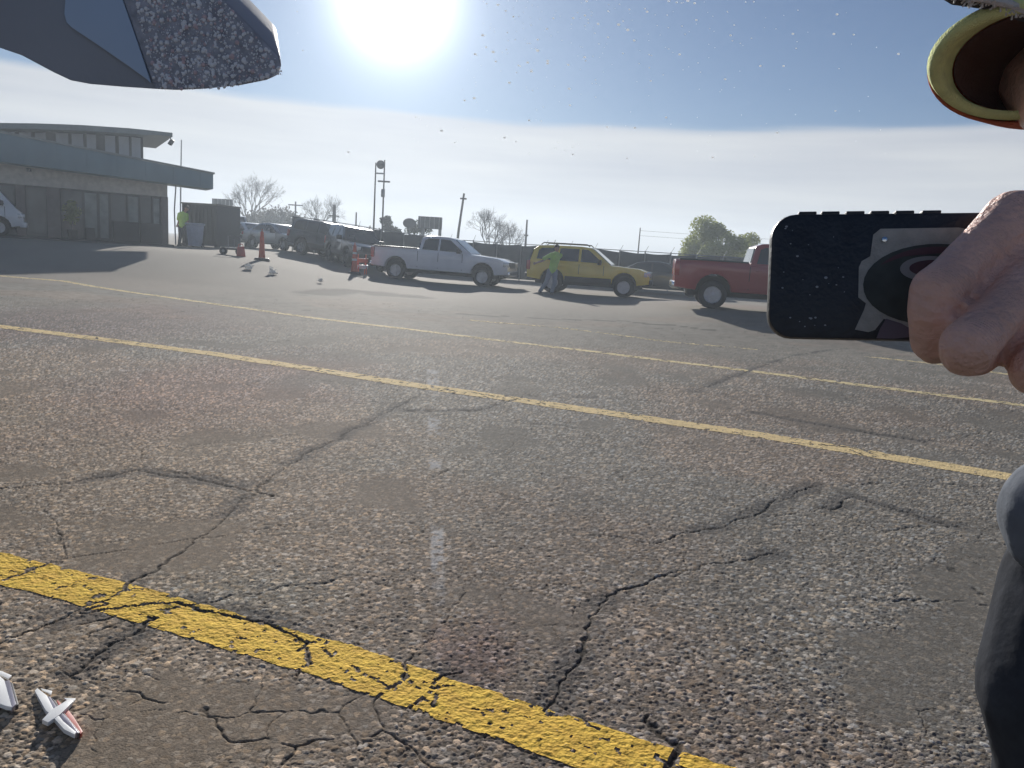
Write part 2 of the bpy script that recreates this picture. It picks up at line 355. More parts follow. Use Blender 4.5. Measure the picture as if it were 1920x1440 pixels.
# painted stall lines
def paint_mat(name, col):
    m = mat(name, col, .85, var=.16, scale=14, bump=.5, bscale=75, spec=.06)
    return m
M_YEL = paint_mat('yellow_line_paint', (.95, .575, .10)); M_YEL2 = paint_mat('faded_yellow_line_paint', (.86, .65, .33)); M_YEL3 = paint_mat('pale_line_paint', (.80, .65, .36))
def stall_line(pix, width, m, wear, ds, label, s):
    pts = [Vector((*gpix(*p), 0)) for p in pix]
    d = [0.]
    for a, b in zip(pts[:-1], pts[1:]): d.append(d[-1] + (b - a).length)
    n = int(d[-1] / ds); k = max(6, int(width / ds * 1.2))
    t = np.linspace(0, d[-1], n); cx = np.interp(t, d, [p.x for p in pts]); cy_ = np.interp(t, d, [p.y for p in pts])
    tx = np.gradient(cx); ty = np.gradient(cy_); l = np.hypot(tx, ty); nx, ny = -ty / l, tx / l
    wv = np.linspace(-.5, .5, k + 1) * width
    X = (cx[:, None] + nx[:, None] * wv).ravel(); Y = (cy_[:, None] + ny[:, None] * wv).ravel()
    X = X + .012 * (vnoise(X, Y, .05, s) - .5); Y = Y + .012 * (vnoise(X, Y, .05, s + 1) - .5)
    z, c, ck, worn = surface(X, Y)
    nc = k + 1; i = (np.arange(n - 1)[:, None] * nc + np.arange(nc - 1)[None, :]).ravel(); Q = np.stack([i, i + 1, i + nc + 1, i + nc], -1)
    xm = X[Q].mean(1); ym = Y[Q].mean(1); ckm = ck[Q].max(1)
    ed = np.abs(np.tile((np.arange(nc - 1) + .5) / (nc - 1) - .5, n - 1)) * 2
    nz = .5 * fbm(xm, ym, .09, s + 3, 3) + .5 * vnoise(xm, ym, .022, s + 4) + .35 * np.clip(ed - .80, 0, 1) * 2 * vnoise(xm, ym, .035, s + 5)
    keep = (nz < wear) & (ckm < .42)
    o = fast_mesh('painted_line', np.stack([X, Y, z + .0012 + .0022 * (fbm(X, Y, .022, s + 8, 2))], -1), Q[keep], m)
    o['kind'] = 'structure'; o['label'] = label; return o
stall_line([(-420, 955), (0, 1064), (213, 1119), (640, 1244), (1000, 1364), (1300, 1464), (1500, 1532)], .22, M_YEL, .71, .008, 'bright yellow stall line nearest the camera', 300)
stall_line([(-500, 560), (0, 612), (400, 664), (820, 729), (1400, 812), (1910, 898), (2300, 962)], .26, M_YEL2, .70, .016, 'second yellow stall line crossing the whole lot', 320)
stall_line([(-300, 500), (0, 521), (120, 530), (600, 598), (1100, 658), (1500, 708), (1920, 760), (2300, 808)], .22, M_YEL3, .66, .03, 'third stall line, faded to cream', 340)
stall_line([(880, 600), (1050, 614), (1250, 640), (1420, 655)], .22, M_YEL3, .47, .04, 'fourth stall line, almost worn away', 360)
stall_line([(1620, 668), (1760, 683), (1920, 706), (2100, 728)], .22, M_YEL3, .55, .04, 'short cream stall line under the hand', 380)

# ------------------------------------------------------------------ shared materials
M_TYRE = mat('tyre_rubber', (.022, .022, .024), .85, bump=.2, bscale=60)
M_RIM = mat('alloy_rim', (.46, .47, .50), .35, .6)
M_GLASS = mat('tinted_car_glass', (.030, .038, .048), .07, var=.25, scale=2, spec=.8)
M_BLK = mat('black_plastic', (.022, .023, .026), .5, bump=.15, bscale=90)
M_DARK = mat('dark_underbody', (.018, .018, .02), .9)
M_CHROME = mat('chrome_trim', (.6, .62, .64), .18, 1.)
M_HEAD = mat('headlamp_lens', (.55, .57, .6), .1, .3, coat=1)
M_TAIL = mat('tail_lamp_red', (.42, .018, .02), .15, coat=1)
M_STEEL = mat('galvanised_steel', (.24, .25, .26), .5, .7, bump=.1)

# ------------------------------------------------------------------ vehicles
def arch(xc, r, zb, n=9):
    return [(xc + r * math.cos(math.pi * k / n), zb + (r * .98) * math.sin(math.pi * k / n)) for k in range(n + 1)]
def vehicle(name, label, cat, group, sp, paint, loc, yaw):
    t = thing(name, loc, yaw, Tn(loc[0], loc[1])); tag(t, label, cat, group)
    L, Wd, r = sp['L'], sp['W'], sp['r']; xf, xr = sp['wheels']; zb = sp['sill']; ar = r + sp.get('gap', .09)
    prof = list(sp['top']) + [(xf + ar, zb)] + arch(xf, ar, zb)[1:-1] + [(xf - ar, zb), (xr + ar, zb)] + arch(xr, ar, zb)[1:-1] + [(xr - ar, zb)]
    def wf(x, z):
        e = max(0, abs(x) - (L / 2 - .45)) / .45
        return Wd * (1 - .07 * e * e) - (.05 if z > sp['belt'] - .03 else 0) - (.04 if z < zb + .05 else 0)
    MB().prism(prof, lambda x, z: -wf(x, z), lambda x, z: wf(x, z)).build('body', paint, t, bevel=.035)
    MB().box((0, 0, (zb + .52) / 2 + .12), (L * .86, (Wd - .24) * 2, .56)).build('underbody', sp.get('under', M_DARK), t)
    wb, wr = sp['cabw']; zb0, zr0 = sp['belt'] - .02, sp['roof']
    def cw(x, z):
        k = min(1, max(0, (z - zb0) / (zr0 - zb0))); return wb + (wr - wb) * k ** 1.15
    cab = MB().prism(sp['cab'], lambda x, z: -cw(x, z), lambda x, z: cw(x, z)).build('cab', paint, t, bevel=.04)
    for sgn in (-1, 1):
        for k, poly in enumerate(sp['windows']):
            w = MB(); n = len(poly)
            a = [(x, sgn * (cw(x, z) - .01), z) for x, z in poly]; b = [(x, sgn * (cw(x, z) + .012), z) for x, z in poly]
            w.add(a + b, [tuple(range(n)), tuple(range(2 * n - 1, n - 1, -1))] + [(i, i + n, (i + 1) % n + n, (i + 1) % n) for i in range(n)])
            w.build('window', M_GLASS, t)
    for nm, key in (('windshield', 'ws'), ('rear_window', 'rw')):
        if key not in sp: continue
        (x0, z0), (x1, z1) = sp[key]; s = 1 if key == 'ws' else -1
        nx, nz = (z0 - z1) * -s, (x0 - x1) * s; l = math.hypot(nx, nz); nx, nz = nx / l, nz / l
        if nz < 0: nx, nz = -nx, -nz
        w0, w1 = cw(x0, z0) - .09, cw(x1, z1) - .09
        b = [(x0 - nx * .02, -w0, z0 - nz * .02), (x0 - nx * .02, w0, z0 - nz * .02), (x1 - nx * .02, w1, z1 - nz * .02), (x1 - nx * .02, -w1, z1 - nz * .02)]
        q = [(x + nx * .034, y, z + nz * .034) for x, y, z in b]
        MB().hexa(b, q).build(nm, M_GLASS, t)
    for xw in (xf, xr):
        for sgn in (-1, 1):
            yc = sgn * (Wd - .14); wt = .12
            w = thing('wheel', (xw, yc, r)); w.parent = t
            ty = MB().lathe([(r * .58, -.008), (r * .62, -wt), (r * .9, -wt), (r * .985, -wt * .8), (r, -wt * .4), (r, wt * .4), (r * .985, wt * .8), (r * .9, wt), (r * .62, wt), (r * .58, .008)], ax='y', seg=28).build('tyre', M_TYRE, w, smooth=True)
            rm = MB(); rm.lathe([(r * .62, -.02), (r * .66, .05), (r * .64, .1), (r * .58, .085), (r * .55, .02), (.02, .015)] if sgn > 0 else [(r * .62, .02), (r * .66, -.05), (r * .64, -.1), (r * .58, -.085), (r * .55, -.02), (.02, -.015)], ax='y', seg=28)
            for k in range(6):
                q = Matrix.Rotation(k * math.pi / 3, 3, 'Y'); rm.box(q @ Vector((0, sgn * .05, r * .32)), (r * .16, .05, r * .52), q)
            rm.lathe([(r * .16, sgn * .02), (r * .15, sgn * .09), (.01, sgn * .095)], ax='y', seg=12)
            rm.build('rim', sp.get('rim', M_RIM), w)
    xe, xs = L / 2, -L / 2
    zf = sp['bump']; bm_ = sp.get('bumper', paint)
    MB().box((xe - .06, 0, zf), (.26, Wd * 1.84, .22)).build('front_bumper', bm_, t, bevel=.05)
    MB().box((xs + .05, 0, zf + .02), (.24, Wd * 1.84, .20)).build('rear_bumper', sp.get('rbumper', bm_), t, bevel=.05)
    hz = sp['head']; 
    MB().box((xe - .055, 0, hz - .02), (.10, Wd * 1.05, .24)).build('grille', sp.get('grille', M_BLK), t, bevel=.02)
    for sgn in (-1, 1):
        MB().box((xe - .14, sgn * (Wd - .21), hz), (.26, .34, .2), Matrix.Rotation(-sgn * .25, 3, 'Z')).build('headlight', M_HEAD, t, bevel=.04)
        MB().box((xs + .06, sgn * (Wd - .12), sp['tail']), (.14, .2, sp.get('tailh', .34))).build('tail_light', M_TAIL, t, bevel=.03)
        mx, mz = sp['mirror']
        MB().box((mx, sgn * (Wd + .10), mz), (.14, .24, .2)).box((mx, sgn * (Wd - .06), mz - .06), (.06, .2, .06)).build('side_mirror', sp.get('mirm', M_BLK), t, bevel=.03)
        for xh in sp['handles']:
            MB().box((xh, sgn * (Wd + .005), sp['belt'] - .14), (.2, .03, .035)).build('door_handle', sp.get('hm', paint), t, bevel=.01)
        for x0, x1 in sp['seams']:
            MB().box(((x0 + x1) / 2, sgn * (Wd - .004), (zb + sp['belt']) / 2 + .03), (.014, .012, sp['belt'] - zb - .12), Matrix.Rotation((x1 - x0) * .8, 3, 'Y')).build('door_seam', M_DARK, t)
        if sp.get('cladding'):
            MB().box(((xf + xr) / 2, sgn * (Wd + .005), zb + .1), (xf - xr - 2 * ar - .02, .04, .2)).build('sill_cladding', M_BLK, t, bevel=.015)
    for fn in sp.get('extra', []): fn(t, sp)
    return t

def pickup_extra(t, sp):
    x0, x1 = -sp['L'] / 2 + .1, sp['bedx']
    MB().box(((x0 + x1) / 2, 0, sp['top'][1][1] + .0), (x1 - x0 - .05, sp['W'] * 1.78, .03)).build('bed_liner', M_BLK, t)
    for s in (-1, 1): MB().box(((x0 + x1) / 2, s * (sp['W'] - .05), sp['top'][1][1] + .015), (x1 - x0, .09, .04)).build('bed_rail_cap', sp.get('rail', M_BLK), t, bevel=.012)
PICKUP = dict(L=5.85, W=.98, r=.40, gap=.085, wheels=(1.86, -1.83), sill=.50, belt=1.27, roof=1.89, bump=.58, head=.95, tail=1.08, tailh=.42,
    top=[(-2.92, .56), (-2.93, 1.33), (-.92, 1.34), (-.90, 1.28), (1.22, 1.27), (1.42, 1.25), (2.45, 1.17), (2.78, 1.06), (2.9, .86), (2.92, .56)],
    cab=[(-.90, 1.22), (-.78, 1.80), (-.60, 1.88), (-.2, 1.90), (.35, 1.88), (.55, 1.83), (1.36, 1.24), (1.3, 1.2)], cabw=(.93, .73),
    windows=[[(-.72, 1.33), (-.64, 1.72), (-.52, 1.78), (-.06, 1.79), (-.06, 1.32)], [(.02, 1.32), (.02, 1.79), (.42, 1.77), (.96, 1.36), (.96, 1.31)]],
    ws=((.62, 1.80), (1.30, 1.29)), rw=((-.80, 1.76), (-.88, 1.36)), mirror=(.86, 1.36), handles=(-.62, .22), seams=[(-.89, -.89), (-.02, -.02), (1.0, 1.0)], bedx=-.95, extra=[pickup_extra])
SUV = dict(L=4.75, W=.94, r=.40, gap=.075, wheels=(1.42, -1.35), sill=.48, belt=1.18, roof=1.82, bump=.60, head=.92, tail=1.02, tailh=.36, cladding=True, bumper=M_BLK,
    top=[(-2.36, .55), (-2.38, .95), (-2.30, 1.19), (.80, 1.18), (1.0, 1.17), (1.95, 1.11), (2.25, 1.02), (2.36, .84), (2.37, .56)],
    cab=[(-2.28, 1.12), (-2.16, 1.62), (-1.98, 1.78), (-1.5, 1.82), (-.3, 1.83), (.1, 1.79), (.92, 1.15)], cabw=(.90, .72),
    windows=[[(-2.0, 1.27), (-1.95, 1.62), (-1.82, 1.70), (-1.25, 1.72), (-1.25, 1.25)], [(-1.12, 1.25), (-1.12, 1.72), (-.38, 1.73), (-.38, 1.25)], [(-.28, 1.25), (-.28, 1.73), (-.02, 1.71), (.52, 1.29), (.52, 1.24)]],
    ws=((.17, 1.75), (.86, 1.21)), rw=((-2.20, 1.66), (-2.29, 1.26)), mirror=(.45, 1.27), handles=(-1.0, -.15), seams=[(-1.19, -1.19), (-.33, -.33), (.62, .62)])
SEDAN = dict(L=4.6, W=.90, r=.33, gap=.07, wheels=(1.38, -1.32), sill=.34, belt=.95, roof=1.44, bump=.45, head=.68, tail=.80, tailh=.18,
    top=[(-2.28, .42), (-2.30, .78), (-2.2, .97), (-1.6, 1.0), (.9, .96), (1.15, .94), (1.95, .82), (2.2, .70), (2.29, .5), (2.28, .40)],
    cab=[(-1.85, .94), (-1.1, 1.36), (-.7, 1.44), (-.1, 1.45), (.25, 1.40), (1.15, .90)], cabw=(.84, .62),
    windows=[[(-1.45, 1.03), (-1.0, 1.30), (-.45, 1.36), (-.45, 1.02)], [(-.37, 1.02), (-.37, 1.36), (.05, 1.35), (.75, 1.0)]],
    ws=((.30, 1.37), (1.08, .96)), rw=((-1.08, 1.34), (-1.78, 1.0)), mirror=(.62, 1.02), handles=(-1.2, -.3), seams=[(-1.4, -1.4), (-.41, -.41), (.8, .8)])
VAN = dict(L=5.2, W=.98, r=.36, gap=.07, wheels=(1.72, -1.45), sill=.40, belt=1.22, roof=2.02, bump=.52, head=.86, tail=1.15, tailh=.5,
    top=[(-2.58, .45), (-2.6, 1.24), (2.1, 1.22), (2.32, 1.16), (2.5, 1.0), (2.57, .82), (2.58, .5)],
    cab=[(-2.55, 1.16), (-2.48, 1.9), (-2.3, 2.0), (1.3, 2.04), (1.62, 1.97), (2.34, 1.14)], cabw=(.95, .80),
    windows=[[(-2.3, 1.32), (-2.25, 1.82), (-.6, 1.86), (-.6, 1.30)], [(-.5, 1.30), (-.5, 1.86), (.7, 1.87), (.7, 1.30)], [(.82, 1.30), (.82, 1.87), (1.42, 1.85), (1.92, 1.33), (1.92, 1.28)]],
    ws=((1.70, 1.92), (2.28, 1.24)), mirror=(1.85, 1.32), handles=(-.35, .95), seams=[(-.55, -.55), (.76, .76), (1.95, 1.95)])
def paint(name, c, var=.05, rough=.35, metal=0.): return mat(name, c, rough, metal, var=var, scale=3, coat=.8)
M_PW = paint('white_paint', (.78, .79, .82)); M_PY = paint('yellow_paint', (.90, .66, .08)); M_PR = paint('red_paint', (.36, .018, .03)); M_PB = paint('black_paint', (.016, .018, .022)); M_PG = paint('slate_blue_paint', (.06, .075, .10)); M_PS = paint('silver_paint', (.42, .45, .48), metal=.4)
M_PV = paint('van_white_paint', (.82, .83, .84))

c = gp(832, 32.6); vehicle('pickup_truck', 'white crew cab pickup truck parked nose to the right', 'pickup', None, dict(PICKUP, bumper=M_CHROME, rbumper=M_CHROME), M_PW, c, R(-11))
def rack(t, sp):
    for s in (-1, 1): MB().tube([(-1.9, s * .62, 1.82), (-1.8, s * .62, 1.90), (-.1, s * .62, 1.91), (.0, s * .62, 1.83)], .022, 6).build('roof_rail', M_BLK, t)
    MB().tube([(-1.6, .5, 1.83), (-1.55, .5, 2.05)], .012, 5).build('aerial', M_BLK, t)
c = gp(1103, 30.6); vehicle('sport_utility_vehicle', 'yellow boxy SUV with black lower trim', 'SUV', None, dict(SUV, extra=[rack]), M_PY, c, R(-12))
c = gp(1449, 22.4); vehicle('pickup_truck', 'dark red pickup truck half hidden behind the phone', 'pickup', None, dict(PICKUP, rbumper=M_CHROME), M_PR, c, R(-9))
c = gp(-88, 31.0); vehicle('passenger_van', 'white van with its nose showing at the left edge', 'van', None, VAN, M_PV, c, R(24))
c = gp(622, 40.0); vehicle('sport_utility_vehicle', 'slate blue SUV parked behind the two orange posts', 'SUV', None, SUV, M_PG, c, R(-28))
c = gp(664, 37.0); vehicle('sport_utility_vehicle', 'black SUV close behind the white pickup tail', 'SUV', None, dict(SUV, rim=M_BLK), M_PB, c, R(-60))
c = gp(524, 44.0); vehicle('sedan_car', 'silver sedan glinting beside the slate blue SUV', 'sedan', 'far parked sedans', SEDAN, M_PS, c, R(-35))
c = gp(470, 46.0); vehicle('sedan_car', 'white sedan glinting between the orange post and the cart', 'sedan', 'far parked sedans', SEDAN, M_PV, c, R(-40))
c = gp(1238, 35.5); vehicle('sedan_car', 'black sedan in the gap between the yellow SUV and red pickup', 'sedan', None, SEDAN, M_PB, c, R(-15))
c = gp(436, 47.0); vehicle('sport_utility_vehicle', 'grey SUV parked beyond the dark container', 'SUV', None, SUV, M_PS, c, R(-70))

# ------------------------------------------------------------------ building
def terminal():
    A = gp(0, 31.0); B = gp(315, 34.2); z0 = min(A.z, B.z) - .02
    e = (A - B); e.z = 0; LEN = e.length; e.normalize(); v = Vector((-e.y, e.x, 0)); v = v if v.y > 0 else -v
    t = thing('terminal_building'); tag(t, 'low terminal building with blue grey canopy and strip of upper windows', 'building')
    LU = LEN + 7
    def q(u, d, z): return tuple(B + e * u + v * d + Vector((0, 0, z0 + z - B.z)))
    def blk(name, m, u0, u1, d0, d1, za, zb_, par=t, bevel=0.):
        if not isinstance(za, tuple): za = (za, za)
        if not isinstance(zb_, tuple): zb_ = (zb_, zb_)
        return MB().hexa([q(u0, d0, za[0]), q(u1, d0, za[1]), q(u1, d1, za[1]), q(u0, d1, za[0])], [q(u0, d0, zb_[0]), q(u1, d0, zb_[1]), q(u1, d1, zb_[1]), q(u0, d1, zb_[0])]).build(name, m, par, bevel=bevel)
    U = lambda px: (315 - px) / 315 * LEN
    m_beige = mat('beige_stucco', (.60, .56, .50), .85, bump=.3, bscale=60); m_pil = mat('tan_pillar_paint', (.20, .165, .15), .8, bump=.2)
    m_can = mat('blue_grey_canopy_metal', (.10, .20, .255), .45, .1, var=.10, scale=1.5, stretch=(1, 1, .2)); m_roof = mat('grey_green_roof_metal', (.20, .235, .24), .5, .2)
    m_frame = mat('dark_window_frame', (.035, .042, .05), .5); m_glass = mat('dusty_shop_glass', (.055, .07, .08), .12, var=.3, scale=1.2); m_cl = mat('frosted_upper_glass', (.42, .46, .50), .25, var=.15, scale=1.)
    m_pl = mat('dark_plinth', (.03, .03, .033), .8); m_g2 = mat('pale_reflection_glass', (.16, .20, .20), .2, var=.35, scale=2.5); m_in = mat('dim_interior', (.04, .042, .045), .9)
    blk('back_wall', m_in, -.0, LU, 1.6, 9, 0, 3.0)
    blk('plinth', m_pl, -.1, LU, -1.3, 1.6, -.3, .10, bevel=.02)
    blk('wall', m_beige, 0, LU, 0, .3, 2.12, 3.2)
    blk('wall', m_beige, 0, .25, .3, 8, .1, 3.0)
    for a, b in ((316, 302), (108, 84), (46, 30), (-100, -130)): blk('pillar', m_pil, U(a), U(b), -.05, .35, .1, 2.12, bevel=.015)
    # glazing: one pane per bay
    for a, b, top in ((84, 46, 2.1), (150, 109, 2.1), (178, 151, 2.1), (200, 179, 2.1), (232, 202, 2.1), (258, 234, 2.1), (282, 260, 2.1), (301, 284, 2.1), (28, -20, 2.1), (-22, -70, 2.1)):
        g = blk('window', m_frame, U(a), U(b), .12, .2, .1, top)
        blk('pane', m_g2 if a in (178, 200, 258, 301) else m_glass, U(a) + .05, U(b) - .05, .10, .12, .75 if a > 200 else .2, top - .08, par=g)  # the paler panes carry a reflection in their base colour
    for a, b in ((300, 258), (256, 205), (170, 152)):
        blk('counter', m_pl, U(a), U(b), -.45, .05, .1, .95 if a > 200 else .6, bevel=.03)
    # canopy : tapered slab sloping to the right tip
    u0, u1 = U(402), LU; ztr, ztl = 3.22, 4.02 + .085 * 7; zbr, zbl = 2.58, 2.92 + .03 * 7
    cn = MB().hexa([q(u0, -1.1, zbr), q(u1, -1.1, zbl), q(u1, .6, zbl), q(u0, .6, zbr)], [q(u0, -1.1, ztr), q(u1, -1.1, ztl), q(u1, .6, ztl), q(u0, .6, ztr)]).build('canopy', m_can, t, bevel=.03)
    n = 14
    for k in range(n):
        f = (k + .5) / n; u = u0 + (u1 - u0) * f; za = zbr + (zbl - zbr) * f; zb_ = ztr + (ztl - ztr) * f
        blk('canopy_seam', m_can, u - .02, u + .02, -1.125, -1.1, za + .02, zb_ - .02, par=cn)
    MB().hexa([q(u0 - .05, -1.16, ztr), q(u1, -1.16, ztl), q(u1, .7, ztl), q(u0 - .05, .7, ztr)], [q(u0 - .05, -1.16, ztr + .07), q(u1, -1.16, ztl + .07), q(u1, .7, ztl + .07), q(u0 - .05, .7, ztr + .07)]).build('drip_edge', m_roof, cn)
    # clerestory
    RZ = lambda u: float(np.interp(u, [U(326), U(250), U(150), U(75), U(0), U(-150), LU + 1], [4.84, 4.82, 4.70, 4.56, 4.38, 3.98, 3.7]))
    for k in range(6): ua, ub = U(272) + (LU - U(272)) * k / 6, U(272) + (LU - U(272)) * (k + 1) / 6; blk('upper_wall', m_frame, ua, ub, .9, 4, 2.9, (RZ(ua) - .12, RZ(ub) - .12))
    pxs = [268, 247, 245, 222, 218, 195, 181, 160, 157, 132, 129, 103, 88, 66, 62, 38, 33, 10, 4, -25, -30, -60]
    for k in range(0, len(pxs), 2):
        w = blk('window', m_frame, U(pxs[k]), U(pxs[k + 1]), .86, .9, 3.0, (RZ(U(pxs[k])) - .2, RZ(U(pxs[k + 1])) - .2)); blk('pane', m_cl, U(pxs[k]) + .03, U(pxs[k + 1]) - .03, .84, .86, 3.05, (RZ(U(pxs[k])) - .26, RZ(U(pxs[k + 1])) - .26), par=w)
    # arched upper roof
    m = MB(); npt = 24; top = []; bot = []
    for k in range(npt + 1):
        f = k / npt; u = U(326) + (LU - U(326)) * f; px = 326 - f * (326 + 350)
        zt = RZ(u)
        top.append((u, zt)); bot.append((u, zt - (.16 if k < 2 else .22)))
    for k in range(npt):
        a, b, c_, d_ = top[k], top[k + 1], bot[k + 1], bot[k]
        m.hexa([q(d_[0], -.1, d_[1]), q(c_[0], -.1, c_[1]), q(c_[0], 6, c_[1]), q(d_[0], 6, d_[1])], [q(a[0], -.1, a[1]), q(b[0], -.1, b[1]), q(b[0], 6, b[1]), q(a[0], 6, a[1])])
    m.build('roof', m_roof, t)
    MB().box(q(U(323), -.1, 4.44), (.12, .2, .26), Matrix.Rotation(.6, 3, 'Y')).tube([q(U(322), -.05, 4.68), q(U(323), -.1, 4.47)], .02, 5).build('flood_lamp', M_BLK, t, bevel=.02)
    MB().box(q(U(55), -.06, 2.72), (.16, .12, .14)).build('wall_lamp', M_BLK, t, bevel=.03)
    MB().tube([q(U(331), -.3, 2.75), q(U(327), -.3, 1.6), q(U(329), -.3, .1)], .03, 6).build('down_pipe', M_STEEL, t)
    return t, q, U
TB, TQ, TU = terminal()

# foliage helpers
def leaf_cloud(name, m, parent, centers, n, size, rng, squash=.8):
    C = np.array([c[:3] for c in centers]); Rr = np.array([c[3] for c in centers]); w = Rr ** 2.2; w = w / w.sum()
    k = rng.choice(len(C), n, p=w); d = rng.normal(size=(n, 3)); d /= np.linalg.norm(d, axis=1)[:, None]
    rad = Rr[k] * (rng.random(n) ** .55); p = C[k] + d * rad[:, None] * np.array([1, 1, squash])
    a = rng.normal(size=(n, 3)); a /= np.linalg.norm(a, axis=1)[:, None]; b = np.cross(a, rng.normal(size=(n, 3))); b /= np.linalg.norm(b, axis=1)[:, None]
    s = size * (.6 + .8 * rng.random(n))[:, None]; V = np.stack([p - a * s, p + b * s * .45, p + a * s, p - b * s * .45], 1).reshape(-1, 3)
    o = fast_mesh(name, V, np.arange(4 * n).reshape(-1, 4), m); o.data.polygons.foreach_set('use_smooth', np.zeros(n, bool))
    if parent is not None: o.parent = parent
    return o
def leaf_mat(name, c):
    m = mat(name, c, .7, var=.35, scale=1.3); b = m.node_tree.nodes['Principled BSDF']; N = m.node_tree.nodes; L = m.node_tree.links
    tr = N.new('ShaderNodeBsdfTranslucent'); tr.inputs[0].default_value = (*[min(1, q * 1.2) for q in c], 1); ad = N.new('ShaderNodeMixShader'); ad.inputs[0].default_value = .35
    L.new(b.outputs[0], ad.inputs[1]); L.new(tr.outputs[0], ad.inputs[2]); L.new(ad.outputs[0], N['Material Output'].inputs[0]); return m
M_LEAF = leaf_mat('spring_leaves', (.30, .33, .09)); M_EVER = leaf_mat('evergreen_leaves', (.035, .06, .03)); M_TWIG = leaf_mat('brown_scrub', (.075, .065, .045))
M_BARK = mat('grey_bark', (.11, .10, .09), .9, bump=.5, bscale=20); M_BARKP = mat('pale_bark', (.20, .19, .17), .9, bump=.4, bscale=20)
def branches(mb, p, d, l, r, depth, rng, spread=.55):
    q = p + d * l; mid = p + d * l * .5 + Vector(rng.normal(size=3) * l * .06)
    mb.tube([p, mid, q], [r, r * .85, r * .68], 5 if depth > 2 else 3, cap=False)
    if depth == 0: return
    for k in range(3 if depth > 1 else 4):
        nd = (d + Vector(rng.normal(size=3)) * spread + Vector((0, 0, .12))).normalized()
        branches(mb, p + d * l * (.55 + .45 * rng.random()), nd, l * (.6 + .22 * rng.random()), r * .58, depth - 1, rng, spread)
def bare_tree(px, D, h, seed, label, m=M_BARKP, depth=6):
    rng = np.random.default_rng(seed); g = gp(px, D); t = thing('bare_tree', g); tag(t, label, 'tree', 'leafless trees beyond the lot')
    MB().tube([(0, 0, -.2), (.05, 0, h * .15), (.0, .05, h * .3)], [h * .022, h * .017, h * .014], 8).build('trunk', m, t)
    cb = MB()
    for k in range(5):
        d = Vector((math.cos(k * 1.26 + seed) * .55, math.sin(k * 1.26 + seed) * .55, 1)).normalized(); branches(cb, Vector((0, .03, h * (.18 + .03 * k))), d, h * .26, h * .010, depth - 1, rng, .42)
    cb.build('crown', m, t)
bare_tree(470, 78, 7.0, 3, 'leafless pale tree standing tallest beside the billboard near the building')
bare_tree(600, 82, 6.0, 8, 'leafless tree above the slate blue SUV')
bare_tree(915, 68, 5.6, 12, 'leafless dark tree behind the white pickup hood', M_BARK)
bare_tree(948, 72, 4.8, 19, 'smaller leafless tree at the right of the dark leafless tree', M_BARK)
def green_tree(px, D, h, w, seed, label, m, n, size, name='leafy_tree', group=None, cz=.62):
    rng = np.random.default_rng(seed); g = gp(px, D); t = thing(name, g); tag(t, label, 'tree', group)
    tb = MB(); tb.tube([(0, 0, -.2), (.05, 0, h * .25), (-.05, .05, h * .5)], [h * .035, h * .026, h * .018], 8)
    cs = []
    for k in range(16):
        a = rng.random() * 6.28; rr = w * .5 * rng.random() ** .6 * .78; z = h * (cz + (rng.random() - .5) * .52) ; z = min(z, h * .9)
        rr *= 1 - .55 * max(0, z / h - .62) / .3
        c_ = (rr * math.cos(a), rr * math.sin(a) * .8, z); cs.append((*c_, w * (.10 + .10 * rng.random())))
        tb.tube([(0, 0, h * .3), (c_[0] * .5, c_[1] * .5, h * .3 + (z - h * .3) * .6), c_], [h * .012, h * .008, h * .004], 4)
    tb.build('trunk', M_BARK, t); leaf_cloud('crown', m, t, cs, n, size, rng)
green_tree(1348, 52, 4.7, 5.8, 5, 'bushy green tree above the red pickup', M_LEAF, 13000, .10)
green_tree(1282, 54, 2.5, 2.4, 9, 'low pale green shrub left of the bushy green tree', M_LEAF, 1800, .09, name='shrub')
green_tree(732, 62, 3.6, 2.2, 15, 'small dark evergreen above the white pickup tail', M_EVER, 2600, .10)
green_tree(782, 60, 3.4, 3.0, 25, 'rounded evergreen left of the dark roadside board', M_EVER, 2600, .10)
rng = np.random.default_rng(77); cs = []
for k in range(60):
    px = 405 + 5.2 * k + rng.normal() * 3; D = 95 + rng.normal() * 5; g = gp(px, D); hh = (2.6 + 1.6 * rng.random()) * (1.0 if 470 < px < 560 else .62); cs.append((g.x, g.y, g.z + hh * .5, hh * .62))
o = leaf_cloud('distant_scrub', M_TWIG, None, cs, 14000, .22, rng, 1.0); o['kind'] = 'stuff'; o['label'] = 'brown scrub and hedge far behind the parked cars'; o['category'] = 'scrub'

pp = TQ(TU(128), -.5, .1); t = thing('potted_plant', pp); tag(t, 'leafy potted plant in the building doorway', 'plant')
MB().lathe([(.14, 0), (.2, .35), (.21, .38), (.17, .38), (.16, .3)], seg=16).build('pot', mat('dark_pot', (.05, .045, .04), .7), t, smooth=True)
MB().tube([(0, 0, .3), (.03, 0, .8)], .02, 5).build('stem', M_BARK, t); leaf_cloud('leaves', M_LEAF, t, [(0, 0, .85, .3), (.12, 0, 1.1, .26), (-.12, 0, 1.2, .24), (.02, 0, 1.4, .2)], 700, .07, np.random.default_rng(3))
